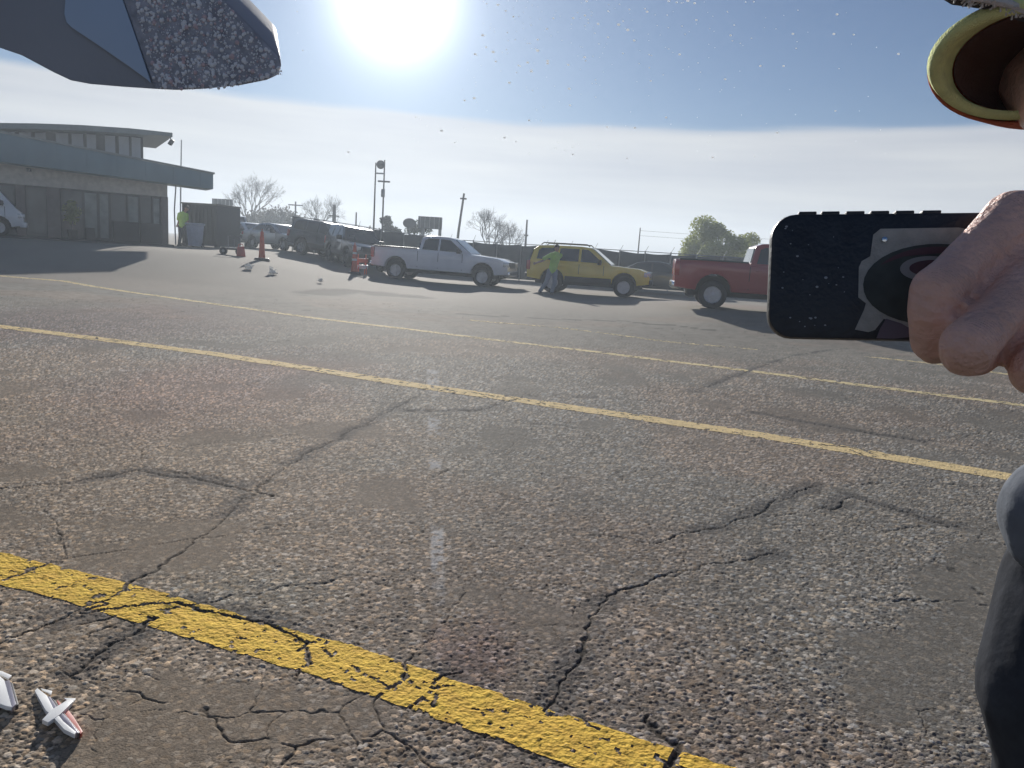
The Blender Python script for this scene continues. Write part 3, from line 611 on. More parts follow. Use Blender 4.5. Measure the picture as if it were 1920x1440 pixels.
# fence of dark screened panels
def fence():
    m_scr = mat('dark_fence_screen', (.030, .042, .055), .75, var=.25, scale=1.2, bump=.15, bscale=15)
    t = thing('screened_fence'); tag(t, 'long dark screened fence behind the parked trucks', 'fence')
    a = gp(548, 44.0); b = gp(1760, 38.0); n = 26; prev = None
    for k in range(n + 1):
        p = a.lerp(b, k / n); p.z = T(p.x, p.y); h = 1.92 + .03 * math.sin(k * 1.7)
        MB().tube([p, p + Vector((0, 0, h + .04))], .035, 6).build('post', M_STEEL, t)
        MB().tube([p + Vector((0, 0, h)), p + Vector((.12, -.18, h + .3))], .012, 4).build('barb_arm', M_STEEL, t)
        if prev is not None:
            d = (p - prev).normalized(); nrm = Vector((-d.y, d.x, 0)); ns = 8; vsr = []
            for row in range(4):
                for i in range(ns + 1):
                    f = i / ns; z = .05 + (1.82 + .05 * math.sin(k + f * 3.1)) * row / 3
                    vsr.append(prev.lerp(p, .01 + .98 * f) + Vector((0, 0, z)) + nrm * (.05 + .03 * math.sin(f * 9 + k * 2.1 + row)))
            fs = [(r_ * (ns + 1) + i, r_ * (ns + 1) + i + 1, (r_ + 1) * (ns + 1) + i + 1, (r_ + 1) * (ns + 1) + i) for r_ in range(3) for i in range(ns)]
            o = raw('screen_panel', vsr, fs, m_scr, t, True); md = o.modifiers.new('thickness', 'SOLIDIFY'); md.thickness = .012
            MB().tube([prev + Vector((0, 0, 1.93)), p + Vector((0, 0, 1.93))], .02, 5).build('top_rail', M_STEEL, t)
        prev = p
fence()

# dark container, bin, cart, posts
def container():
    c = gp(374, 37.5); t = thing('dark_container', c, R(-12)); tag(t, 'dark ribbed container standing at the right end of the building', 'container')
    m = mat('near_black_paint', (.028, .032, .040), .6, bump=.15, bscale=12)
    MB().box((0, 1.0, 1.05), (1.9, 2.0, 1.9)).build('box', m, t, bevel=.03)
    for k in range(9): MB().box((-.86 + .215 * k, -.025, 1.05), (.09, .05, 1.75)).build('rib', m, t, bevel=.01)
    MB().box((0, 1.0, 2.03), (1.96, 2.06, .07)).build('lid', mat('dull_grey_paint', (.12, .115, .11), .7), t, bevel=.015)
    for x in (-.9, .9): MB().box((x, .1, .06), (.2, .2, .14)).build('foot', M_BLK, t)
container()
def bin_():
    c = gp(366, 35.0); t = thing('trash_bin', c); tag(t, 'pale blue grey wheeled trash bin beside the man in lime', 'bin')
    m = mat('pale_bin_plastic', (.36, .40, .50), .55)
    MB().hexa([(-.22, -.24, .06), (.22, -.24, .06), (.22, .24, .06), (-.22, .24, .06)], [(-.29, -.32, .98), (.29, -.32, .98), (.29, .32, .98), (-.29, .32, .98)]).build('body', m, t, bevel=.04)
    MB().box((0, 0, 1.03), (.64, .70, .09)).build('lid', m, t, bevel=.035)
    for x in (-.22, .22): MB().lathe([(.11, -.03), (.11, .03)], (x, .26, .11), 'x', 14).build('wheel', M_TYRE, t)
    MB().tube([(-.22, .36, .93), (.22, .36, .93)], .02, 6).build('handle', m, t)
bin_()
M_OR = mat('safety_orange', (.62, .10, .05), .55, var=.15); M_WB = mat('white_reflective_band', (.75, .72, .70), .4)
def post(px, D, label, base_w=.42, h=1.05):
    c = gp(px, D); t = thing('delineator_post', c, .3); tag(t, label, 'traffic post', 'orange delineator posts')
    MB().hexa([(-base_w / 2, -base_w / 2, .0), (base_w / 2, -base_w / 2, .0), (base_w / 2, base_w / 2, .0), (-base_w / 2, base_w / 2, .0)], [(-base_w * .4, -base_w * .4, .09), (base_w * .4, -base_w * .4, .09), (base_w * .4, base_w * .4, .09), (-base_w * .4, base_w * .4, .09)]).build('base', M_BLK, t, bevel=.015)
    MB().lathe([(.13, .08), (.11, .3), (.085, .7), (.06, h - .05), (.07, h), (.03, h + .06)], seg=16).build('tube', M_OR, t, smooth=True)
    for z in (.52, .78): MB().lathe([(.104 - (z - .5) * .07, z), (.098 - (z - .5) * .07, z + .09)], seg=16).build('band', M_WB if px > 600 else M_OR, t)
    MB().tube([(0, -.02, h + .05), (0, .03, h + .12), (0, .08, h + .05)], .018, 5).build('grip', M_OR, t)
post(491, 30.0, 'plain orange delineator post on a black base, nearer the cart', .62)
post(664, 31.0, 'orange delineator post with white bands beside the black SUV', .5, 1.1)
c = gp(678, 31.6); t = thing('barricade', c, .4); tag(t, 'small orange and white barricade beside the banded orange post', 'barricade')
for s in (-1, 1): MB().tube([(s * .16, -.18, 0), (s * .16, 0, .8)], .025, 6).tube([(s * .16, .18, 0), (s * .16, 0, .8)], .025, 6).build('leg', M_OR, t)
for k, z in enumerate((.3, .55)): MB().box((0, -.12 + .05 * k, z), (.46, .03, .16)).build('board', M_WB if k == 0 else M_OR, t, bevel=.008)
def cart():
    c = gp(437, 30.5); t = thing('hand_cart', c, R(8)); tag(t, 'low dark two wheeled hand cart on the open lot', 'cart')
    MB().box((0, 0, .24), (.72, .5, .08)).build('deck', M_BLK, t, bevel=.015)
    for x in (-.30, .30):
        w = thing('wheel', (x, -.27, .15)); w.parent = t
        MB().lathe([(.05, -.05), (.13, -.06), (.15, -.03), (.15, .03), (.13, .06), (.05, .05)], ax='y', seg=18).build('tyre', M_TYRE, w, smooth=True); MB().lathe([(.06, -.055), (.02, -.06)], ax='y', seg=10).build('hub', M_STEEL, w)
    for x, h in ((-.2, .75), (.02, .62), (.26, .70)): MB().tube([(x, .1, .26), (x - .02, .14, h)], .018, 6).build('upright', M_STEEL, t)
    MB().tube([(-.22, .14, .75), (.24, .14, .70)], .016, 6).build('handle', M_STEEL, t)
    c2 = gp(452, 30.3); f = thing('fuel_can', c2, .4); tag(f, 'small red fuel can at the right of the hand cart', 'fuel can')
    m = mat('red_can_plastic', (.45, .05, .045), .45)
    MB().hexa([(-.17, -.1, 0), (.17, -.1, 0), (.17, .1, 0), (-.17, .1, 0)], [(-.15, -.09, .36), (.11, -.09, .40), (.11, .09, .40), (-.15, .09, .36)]).build('body', m, f, bevel=.03)
    MB().tube([(-.1, 0, .36), (-.08, 0, .47), (.06, 0, .47), (.07, 0, .38)], .018, 6).build('handle', m, f); MB().tube([(.12, 0, .36), (.22, 0, .5)], .02, 6).build('spout', M_BLK, f)
cart()
M_PAPER = leaf_mat('white_paper', (.8, .8, .78))
for px, D, s, lab in ((466, 25.4, .20, 'crumpled white litter under the hand cart side'), (512, 24.9, .20, 'crumpled white litter in front of the orange post'), (601, 24.2, .10, 'tiny white scrap on the lot before the banded post')):
    rg = np.random.default_rng(px); c = gp(px, D); mb = MB().sphere((0, 0, .06), .5 * s, 9, 6, (1.5, 1., .8)); mb.v = [tuple(np.array(v) * (1 + .35 * rg.normal())) for v in mb.v]; mb.v = [(a, b, max(.0, q)) for a, b, q in mb.v]
    o = mb.build('paper_litter', M_PAPER); o.location = c + Vector((0, 0, .01)); tag(o, lab, 'litter', 'white litter on the lot')

# poles, masts and boards
M_WOOD = mat('weathered_pole_wood', (.13, .115, .105), .9, bump=.4, bscale=12)
def pole(px, top_py, D, label, name='utility_pole', r=.13, arms=(), lean=0., lamp=False, m=M_WOOD):
    g = gp(px, D); lo, hi = 0., 40.
    for _ in range(40):
        mid = (lo + hi) / 2
        if proj((g.x, g.y, g.z + mid))[1] > top_py: lo = mid
        else: hi = mid
    h = lo; t = thing(name, g); tag(t, label, 'pole', 'poles along the far street')
    MB().tube([(0, 0, -.3), (lean * .4, 0, h * .5), (lean, 0, h)], [r, r * .82, r * .62], 8).build('post', m, t, smooth=True)
    for z, w in arms: MB().box((lean * z, 0, h * z), (w, .1, .12)).build('cross_arm', m, t, bevel=.01)
    if lamp: MB().tube([(lean, 0, h), (lean + .3, -.2, h + .12), (lean + .8, -.5, h + .1)], .05, 6).build('lamp_arm', M_STEEL, t); MB().box((lean + 1.0, -.6, h + .08), (.5, .26, .13)).build('lamp_head', M_STEEL, t, bevel=.03)
    return t, h
pole(699, 305, 58, 'left leg of the twin mast, thin and plain', 'mast', .075)
tw, h = pole(715, 300, 58.5, 'right leg of the twin mast carrying a round dark head', 'mast', .075, arms=((.78, .9),))
MB().sphere((-.28, 0, h * .95), .32, 16, 10, (1, .6, 1)).build('round_head', M_BLK, tw, smooth=True); MB().box((-.02, -.12, h * .66), (.26, .22, .6)).build('transformer', M_STEEL, tw, bevel=.04)
MB().box((-.3, 0, h * .86), (.7, .1, .1)).build('brace', M_STEEL, tw)
pole(852, 362, 60, 'slim leaning pole above the white pickup roof', lean=.45, r=.12, arms=((.93, .5),))
pole(982, 412, 64, 'short pole left of the yellow SUV', r=.11, arms=((.7, .35),))
pole(1192, 427, 64, 'short slim pole right of the yellow SUV', r=.07)
pole(338, 262, 60, 'thin light pole rising behind the canopy tip', 'light_pole', r=.07, lamp=False, lean=.15, m=M_STEEL)
pole(553, 378, 85, 'far utility pole with crossarm above the silver sedan', r=.13, arms=((.92, 1.6),))
pole(625, 384, 70, 'dark stub pole above the slate blue SUV', r=.22, arms=((.75, .9), (.5, 1.1)))
pole(666, 398, 70, 'short pole left of the twin mast', r=.10, arms=((.6, .5),))
def board(px, D, y0, y1, wpx, label, legs):
    g = gp(px, D); k = FPX / D; yb = proj(g)[1]; z0 = (yb - y1) / k; z1 = (yb - y0) / k; w = wpx / k
    t = thing('billboard', g, R(-6)); tag(t, label, 'billboard', 'billboards behind the lot')
    m = mat('dark_board_back', (.075, .085, .09), .7, bump=.1)
    pn = MB().box((0, 0, (z0 + z1) / 2), (w, .25, z1 - z0)).build('panel', m, t, bevel=.03)
    for i in range(5): MB().box((-w / 2 + w * (i + .5) / 5, -.15, (z0 + z1) / 2), (.08, .06, z1 - z0 - .1)).build('stringer', M_STEEL, pn)
    for f in legs: MB().tube([(w * f, .1, -.2), (w * f, .1, z0 + .2)], .12, 7).build('leg', M_STEEL, t)
board(417, 72, 376, 396, 38, 'small grey billboard right of the canopy tip', (-.25, .3))
board(803, 58, 409, 431, 44, 'dark roadside board above the white pickup cab', (-.3, .42))
c = gp(765, 58); t = thing('round_sign', c); tag(t, 'round dark sign left of the dark roadside board', 'sign'); MB().tube([(0, 0, -.2), (0, 0, 3.0)], .06, 6).build('post', M_STEEL, t); MB().sphere((0, 0, 2.75), .5, 14, 8, (1, .25, .75)).build('panel', mat('dark_board_back', (.075, .085, .09), .7), t, smooth=True)
# sagging wires on the right street
def wire(a, b, sag, label):
    pts = []
    for k in range(17):
        f = k / 16; p = a.lerp(b, f); p.z -= sag * 4 * f * (1 - f); pts.append(p)
    o = MB().tube(pts, .012, 4).build('overhead_wire', M_BLK); tag(o, label, 'wire', 'overhead wires')
g1 = gp(1192, 64); g2 = gp(2250, 60)
for k, z in enumerate((3.9, 3.5)): wire(g1 + Vector((0, 0, z)), g2 + Vector((0, 0, z + .7)), .3, ('upper' if k == 0 else 'lower') + ' overhead wire running right above the green tree')

# ------------------------------------------------------------------ people
def capsules(mb, chain, rad, steps=5):
    """spheres swept along a polyline; later fused by a voxel remesh"""
    for (a, ra), (b, rb) in zip(zip(chain[:-1], rad[:-1]), zip(chain[1:], rad[1:])):
        a = Vector(a); b = Vector(b); d = (b - a)
        if d.length < 1e-5: continue
        n = max(2, steps); path = [a + d * (i / n) for i in range(n + 1)]; rr = [ra + (rb - ra) * i / n for i in range(n + 1)]
        mb.tube(path, rr, 14)
    for p, r_ in zip(chain, rad): mb.sphere(p, r_, 14, 10)
def fuse(mb, name, m, parent, voxel, smooth=8, factor=.5):
    o = mb.build(name, m, parent, smooth=True)
    md = o.modifiers.new('fuse', 'REMESH'); md.mode = 'VOXEL'; md.voxel_size = voxel; md.use_smooth_shade = True
    sm = o.modifiers.new('soft', 'SMOOTH'); sm.iterations = smooth; sm.factor = factor
    dg = bpy.context.evaluated_depsgraph_get(); me = bpy.data.meshes.new_from_object(o.evaluated_get(dg)); old = o.data
    o.modifiers.clear(); o.data = me; me.name = name; bpy.data.meshes.remove(old)
    me.polygons.foreach_set('use_smooth', [True] * len(me.polygons))
    return o
M_SKIN = mat('skin', (.80, .475, .37), .5, var=.16, scale=34, bump=.36, bscale=190, sss=.03)
M_SKIN2 = mat('distant_skin', (.36, .20, .145), .6); M_LIME = mat('lime_safety_fabric', (.36, .62, .10), .75, bump=.25, bscale=60); M_JEAN = mat('light_blue_denim', (.20, .24, .30), .85, bump=.2, bscale=200); M_DJEAN = mat('charcoal_denim', (.045, .048, .056), .95, var=.3, scale=16, bump=.4, bscale=11, spec=.05)
M_HAIR = mat('dark_hair', (.03, .022, .018), .7); M_SHOE = mat('dark_shoe', (.03, .03, .03), .7)
def far_person(label, feet, hips, chest, head, hands, legm, D):
    t = thing('person', gp(feet[0][0], D)); tag(t, label, 'person', 'workers in lime shirts')
    inv = t.location
    def q(p, dd=0.): return P(p[0], p[1], (D - dd) / F.y * 1.0 if False else D) - inv
    gz = [gp(f[0], D) - inv for f in feet]
    b = MB(); hp = q(hips); ch = q(chest); hd = q(head)
    capsules(b, [hp, hp.lerp(ch, .5), ch], [.13, .13, .16]); capsules(b, [ch, ch.lerp(hd, .6)], [.08, .06]); b.sphere(hd, .105, 14, 10, (.9, 1, 1.15))
    for k, h_ in enumerate(hands):
        s = ch + Vector((-.17 + .34 * k, 0, .05)); hh = q(h_); el = s.lerp(hh, .5) + Vector((0, .05, -.06)); capsules(b, [s, el, hh], [.06, .045, .035]); b.sphere(hh, .05, 10, 8, (1, .7, 1.2))
    kn = []
    for k, f in enumerate(gz):
        hpp = hp + Vector((-.09 + .18 * k, 0, 0)); knee = hpp.lerp(f, .5) + Vector((.05, -.06, 0)); kn.append((hpp, knee, f + Vector((0, 0, .09)))); capsules(b, list(kn[-1]), [.085, .06, .045])
    fuse(b, 'body', M_SKIN2, t, .018, 4)
    v = MB(); capsules(v, [hp + Vector((0, 0, .02)), hp.lerp(ch, .5), ch], [.165, .16, .19])
    for k, h_ in enumerate(hands):
        s = ch + Vector((-.17 + .34 * k, 0, .05)); hh = q(h_); capsules(v, [s, s.lerp(hh, .42)], [.085, .075])
    fuse(v, 'shirt', M_LIME, t, .02, 4)
    l = MB()
    for hpp, knee, ank in kn: capsules(l, [hpp, knee, ank], [.115, .085, .07])
    fuse(l, 'trousers', legm, t, .02, 4)
    for f in gz: MB().hexa([f + Vector((-.06, -.16, 0)), f + Vector((.06, -.16, 0)), f + Vector((.06, .12, 0)), f + Vector((-.06, .12, 0))], [f + Vector((-.045, -.13, .07)), f + Vector((.045, -.13, .07)), f + Vector((.045, .1, .12)), f + Vector((-.045, .1, .12))]).build('shoe', M_SHOE, t, bevel=.02)
    MB().sphere(hd + Vector((0, .015, .03)), .112, 14, 10, (.92, 1, 1.05)).build('hair', M_HAIR, t, smooth=True)
far_person('person in lime shirt and pale jeans leaning at the yellow SUV rear door', [(1012, 540), (1034, 542)], (1036, 508), (1042, 481), (1044, 465), [(1002, 494), (1034, 500)], M_JEAN, 28.6)
far_person('person in lime shirt standing by the trash bin and dark container', [(336, 462), (350, 463)], (342, 425), (343, 404), (350, 391), [(332, 424), (352, 424)], M_DJEAN, 36.0)

# ------------------------------------------------------------------ the near person with the phone
def near_person():
    root = P(2330, 1000, 1.05); root.z = 0
    t = thing('person', root); tag(t, 'person in orange and lime work shirt holding the phone at the right edge', 'person')
    S = lambda px, py, d: P(px, py, d) - root
    b = MB()
    rp = lambda px, d: px * d / FPX
    def chain(pts):                      # (px, py, depth, radius in pixels)
        capsules(b, [S(*p[:3]) for p in pts], [rp(p[3], p[2]) for p in pts], 6)
    wrist = (2110, 440, .470, 88)
    # fingers: knuckle, middle joint, end joint, tip
    chain([(1900, 415, .452, 58), (1868, 442, .446, 50), (1822, 482, .440, 45), (1785, 520, .434, 45), (1757, 545, .430, 49), (1748, 578, .432, 44), (1746, 612, .440, 39), (1747, 640, .448, 38), (1752, 652, .455, 32)])
    chain([(1970, 482, .440, 55), (1935, 520, .430, 48), (1892, 568, .418, 44), (1852, 612, .410, 45), (1816, 646, .406, 51), (1812, 660, .412, 47), (1830, 664, .440, 42), (1838, 662, .455, 34)])
    chain([(2045, 548, .440, 50), (1992, 622, .420, 41), (1945, 690, .406, 47), (1940, 700, .42, 43), (1955, 700, .446, 38)])
    chain([(2110, 610, .446, 46), (2070, 690, .430, 40), (2045, 735, .425, 38), (2045, 738, .44, 34)])
    chain([(1945, 455, .452, 50), (1870, 525, .441, 44), (1800, 598, .434, 36)]); chain([(2015, 525, .448, 48), (1945, 600, .430, 42), (1895, 655, .424, 32)])
    # thumb, behind the phone
    chain([(2085, 500, .478, 62), (2010, 560, .502, 44), (1945, 585, .512, 34), (1895, 580, .512, 29)])
    # palm
    for k in ((1900, 415, .452, 58), (1970, 480, .440, 56), (2045, 545, .440, 52), (2110, 610, .446, 46), (2085, 500, .478, 62)): chain([wrist, k])
    chain([(1900, 415, .452, 58), (1970, 480, .440, 56), (2045, 545, .440, 52), (2110, 610, .446, 46)])
    # arm
    elbow = (1965, 112, .83); shoulder = (2330, 190, .99)
    chain([wrist, (2150, 400, .52, 92), (2120, 270, .62, 100), (*elbow, 104)]); chain([(*elbow, 104), (2150, 150, .86, 86), (*shoulder, 90)])
    # trunk, neck, head with features, other arm, legs
    sh = S(*shoulder); cz = Vector((sh.x + .27, sh.y + .02, 0))
    hipz, neckz = 1.0, sh.z + .06
    capsules(b, [Vector((cz.x, cz.y, hipz)), Vector((cz.x, cz.y, 1.2)), Vector((cz.x, cz.y, sh.z - .12))], [.14, .13, .155])
    capsules(b, [sh, Vector((cz.x, cz.y, sh.z)), Vector((cz.x + .2, cz.y, sh.z))], [.065, .08, .065])
    hc = Vector((cz.x, cz.y - .04, neckz + .21))
    capsules(b, [Vector((cz.x, cz.y, neckz - .08)), hc], [.06, .058]); b.sphere(hc, .1, 18, 14, (.80, .98, 1.22))
    b.sphere(hc + Vector((0, -.10, -.01)), .018, 8, 6, (.8, 1.1, 1.5)); b.sphere(hc + Vector((0, -.055, -.085)), .045, 10, 8, (1, .8, .7))
    for s in (-1, 1): b.sphere(hc + Vector((s * .082, .01, -.005)), .022, 8, 6, (.5, 1, 1.5))
    o2 = Vector((cz.x + .2, cz.y, sh.z)); capsules(b, [o2, o2 + Vector((.06, -.05, -.28)), o2 + Vector((.03, -.12, -.52)), o2 + Vector((.02, -.14, -.62))], [.06, .05, .038, .035])
    for k in range(4): capsules(b, [o2 + Vector((.0 + .016 * k, -.14, -.62)), o2 + Vector((-.005 + .016 * k, -.15, -.68 - .005 * (k % 3))), o2 + Vector((.0 + .016 * k, -.13, -.72))], [.011, .009, .008])
    capsules(b, [o2 + Vector((.0, -.16, -.60)), o2 + Vector((-.02, -.18, -.66))], [.012, .009])
    bo = fuse(b, 'body', M_SKIN, t, .0028, 3, .5)
    N = M_SKIN.node_tree.nodes; L = M_SKIN.node_tree.links; tc = N['Texture Coordinate']; tot = None
    def vm(op, a, v):
        n = N.new('ShaderNodeVectorMath'); n.operation = op; L.new(a, n.inputs[0]); n.inputs[1].default_value = v; return n
    def mm(op, a, v):
        n = N.new('ShaderNodeMath'); n.operation = op; L.new(a, n.inputs[0])
        if isinstance(v, float): n.inputs[1].default_value = v
        elif v is not None: L.new(v, n.inputs[1])
        return n.outputs[0]
    wob = N.new('ShaderNodeTexNoise'); wob.inputs['Scale'].default_value = 90; L.new(tc.outputs['Object'], wob.inputs['Vector'])
    for j, a, c_, wid in (((1762, 545, .430), (1830, 478, .440), (1750, 585, .432), .011), ((1818, 642, .408), (1888, 566, .420), (1812, 656, .412), .011), ((1748, 605, .438), (1750, 585, .432), (1750, 640, .450), .007), ((1900, 415, .452), (2000, 420, .46), (1830, 478, .440), .013), ((1970, 480, .440), (2060, 470, .46), (1888, 566, .42), .013)):
        jp = S(*j); axd = (S(*c_) - S(*a)).normalized(); d = vm('SUBTRACT', tc.outputs['Object'], jp)
        s_ = vm('DOT_PRODUCT', d.outputs[0], axd).outputs['Value']; r_ = N.new('ShaderNodeVectorMath'); r_.operation = 'LENGTH'; L.new(d.outputs[0], r_.inputs[0])
        ph = mm('ADD', mm('MULTIPLY', s_, 2 * math.pi / .0034), mm('MULTIPLY', wob.outputs['Fac'], 7.0)); wv = mm('POWER', mm('ABSOLUTE', mm('SINE', ph, None), None), .5)
        k1 = mm('EXPONENT', mm('MULTIPLY', mm('POWER', mm('ABSOLUTE', mm('DIVIDE', s_, wid * .75), None), 2.0), -1.0), None); k2 = mm('EXPONENT', mm('MULTIPLY', mm('POWER', mm('DIVIDE', r_.outputs['Value'], .022), 4.0), -1.0), None)
        v_ = mm('MULTIPLY', mm('MULTIPLY', wv, k1), k2); tot = v_ if tot is None else mm('ADD', tot, v_)
    bp0 = [n for n in N if n.type == 'BUMP'][0]; bp2 = N.new('ShaderNodeBump'); bp2.inputs['Strength'].default_value = .38; bp2.inputs['Distance'].default_value = .0016; L.new(tot, bp2.inputs['Height']); L.new(bp0.outputs[0], bp2.inputs['Normal']); L.new(bp2.outputs[0], N['Principled BSDF'].inputs['Normal'])
    # shirt : trunk shell and the near sleeve
    m_or = mat('orange_safety_knit', (.66, .17, .09), .85, var=.10, scale=60, bump=.5, bscale=500); m_lm = mat('lime_cuff_knit', (.74, .80, .36), .85, var=.12, scale=80, bump=.5, bscale=600)
    v = MB(); capsules(v, [Vector((cz.x, cz.y, hipz + .10)), Vector((cz.x, cz.y, 1.3)), Vector((cz.x, cz.y, sh.z - .10))], [.17, .165, .185]); capsules(v, [sh, Vector((cz.x, cz.y, sh.z - .02)), o2], [.09, .12, .09]); capsules(v, [o2, o2 + Vector((.05, -.04, -.2))], [.085, .075])
    fuse(v, 'shirt', m_or, t, .012, 6)
    c0 = S(1912, 120, .705); ax = (S(2230, 120, .93) - c0).normalized(); nrm = (-(ray(1900, 110)).normalized() * .42 + CR * -.10 - CU * .86).normalized()
    a1 = (CR * .94 - CU * .36); a1 = (a1 - nrm * a1.dot(nrm)).normalized(); a2 = nrm.cross(a1)
    if a2.dot(CU) < 0: a2 = -a2
    def ring(cen, ra, rb): return [cen + a1 * (ra * math.cos(k * 2 * math.pi / 48)) + a2 * (rb * math.sin(k * 2 * math.pi / 48)) for k in range(48)]
    def shell(name, rings, m):
        vs_ = [p for r_ in rings for p in r_]; n = len(rings)
        fs = [(i * 48 + k, i * 48 + (k + 1) % 48, (i + 1) * 48 + (k + 1) % 48, (i + 1) * 48 + k) for i in range(n - 1) for k in range(48)]
        return raw(name, vs_, fs, m, t, True)
    back = S(2330, 170, .97)
    lerp = lambda f: c0.lerp(back, f)
    sl_ = shell('sleeve', [ring(lerp(.02), .0795, .0765), ring(lerp(.10), .086, .083), ring(lerp(.35), .088, .084), ring(lerp(.7), .092, .09), ring(lerp(1.0), .10, .10)], m_or)
    md = sl_.modifiers.new('t', 'SOLIDIFY'); md.thickness = .003
    cu = shell('cuff', [ring(lerp(.055), .070, .066), ring(lerp(.03), .068, .062), ring(c0 + nrm * .002, .0645, .058), ring(c0 + nrm * .005, .068, .0625), ring(c0 + nrm * .0045, .073, .069), ring(c0 - nrm * .002, .077, .073), ring(lerp(.035), .079, .075)], m_lm)
    ln = shell('sleeve_shade', [ring(lerp(.05), .0675, .063), ring(lerp(.2), .071, .067), ring(lerp(.5), .074, .070)], mat('sleeve_shade_brown', (.10, .055, .045), .9, bump=.3, bscale=200, spec=.05))  # dark brown shell: shade inside the sleeve put into its colour
    # trousers and hem
    tr = MB()
    hl = S(2030, 1115, 1.02); l1 = S(1995, 1300, 1.0); l2 = S(2012, 1440, 1.02)
    capsules(tr, [S(2040, 1085, 1.03), hl, l1, l2, Vector((l2.x + .03, l2.y + .03, .45)), Vector((l2.x + .03, l2.y + .08, .09))], [.098, .098, .102, .092, .075, .065])
    capsules(tr, [Vector((cz.x, cz.y, 1.0)), hl], [.15, .10]); r2 = Vector((cz.x + .12, cz.y, .95)); capsules(tr, [r2, Vector((r2.x, r2.y, .5)), Vector((r2.x, r2.y + .05, .09))], [.11, .08, .065])
    fuse(tr, 'trousers', M_DJEAN, t, .008, 5)
    hm = MB(); capsules(hm, [S(2000, 965, .98), S(2100, 960, 1.02)], [.078, .12]); capsules(hm, [S(1985, 1000, .98), S(2100, 1030, 1.02)], [.062, .11])
    fuse(hm, 'shirt_tail', mat('grey_blue_cotton', (.16, .175, .20), .95, var=.2, scale=18, bump=.4, bscale=12, spec=.05), t, .006, 6)
    for f in (Vector((l2.x + .03, l2.y + .05, 0)), Vector((r2.x, r2.y + .02, 0))): MB().hexa([f + Vector((-.05, -.2, 0)), f + Vector((.05, -.2, 0)), f + Vector((.05, .1, 0)), f + Vector((-.05, .1, 0))], [f + Vector((-.04, -.16, .06)), f + Vector((.04, -.16, .06)), f + Vector((.04, .08, .12)), f + Vector((-.04, .08, .12))]).build('shoe', M_SHOE, t, bevel=.02)
    # cap with a worn pale brim edge
    MB().sphere(hc + Vector((0, .01, .045)), .108, 20, 14, (.86, 1.02, .95)).build('hair', M_HAIR, t, smooth=True)
    return t
near_person()
def cap_brim():
    t = thing('work_cap', P(1930, -40, .74)); tag(t, 'dark cap brim with frayed pale edge at the top right corner', 'cap')
    o_ = t.location
    m = mat('charcoal_felt', (.05, .05, .055), .9, bump=.4, bscale=200); m2 = mat('frayed_pale_thread', (.62, .62, .60), .9, bump=.5, bscale=400)
    dd = .655; edge = [(1760, -28), (1800, -4), (1850, 3), (1890, 12), (1925, 26), (1985, 40)]
    e = [P(x, y, dd) - o_ for x, y in edge]; up = CU * .09 + F * .06; n = len(e)
    low = [p + F * .012 for p in e]
    vs_ = e + [p + up for p in e] + low + [p + up + F * .012 for p in e]
    fs = [(i, i + 1, n + i + 1, n + i) for i in range(n - 1)] + [(2 * n + i + 1, 2 * n + i, 3 * n + i, 3 * n + i + 1) for i in range(n - 1)] + [(i + 1, i, 2 * n + i, 2 * n + i + 1) for i in range(n - 1)]
    raw('brim', vs_, fs, m, t, True)
    rg = np.random.default_rng(4); th = MB(); th.tube([p + CU * .001 - F * .002 for p in e], [.0035] * n, 7)
    for k in range(160):
        f = rg.random() * (n - 1); i = int(f); p = e[i].lerp(e[i + 1], f - i); th.tube([p, p + Vector(rg.normal(size=3) * .003) - CU * .003 * rg.random()], .0009, 3)
    th.build('frayed_edge', m2, t)
cap_brim()

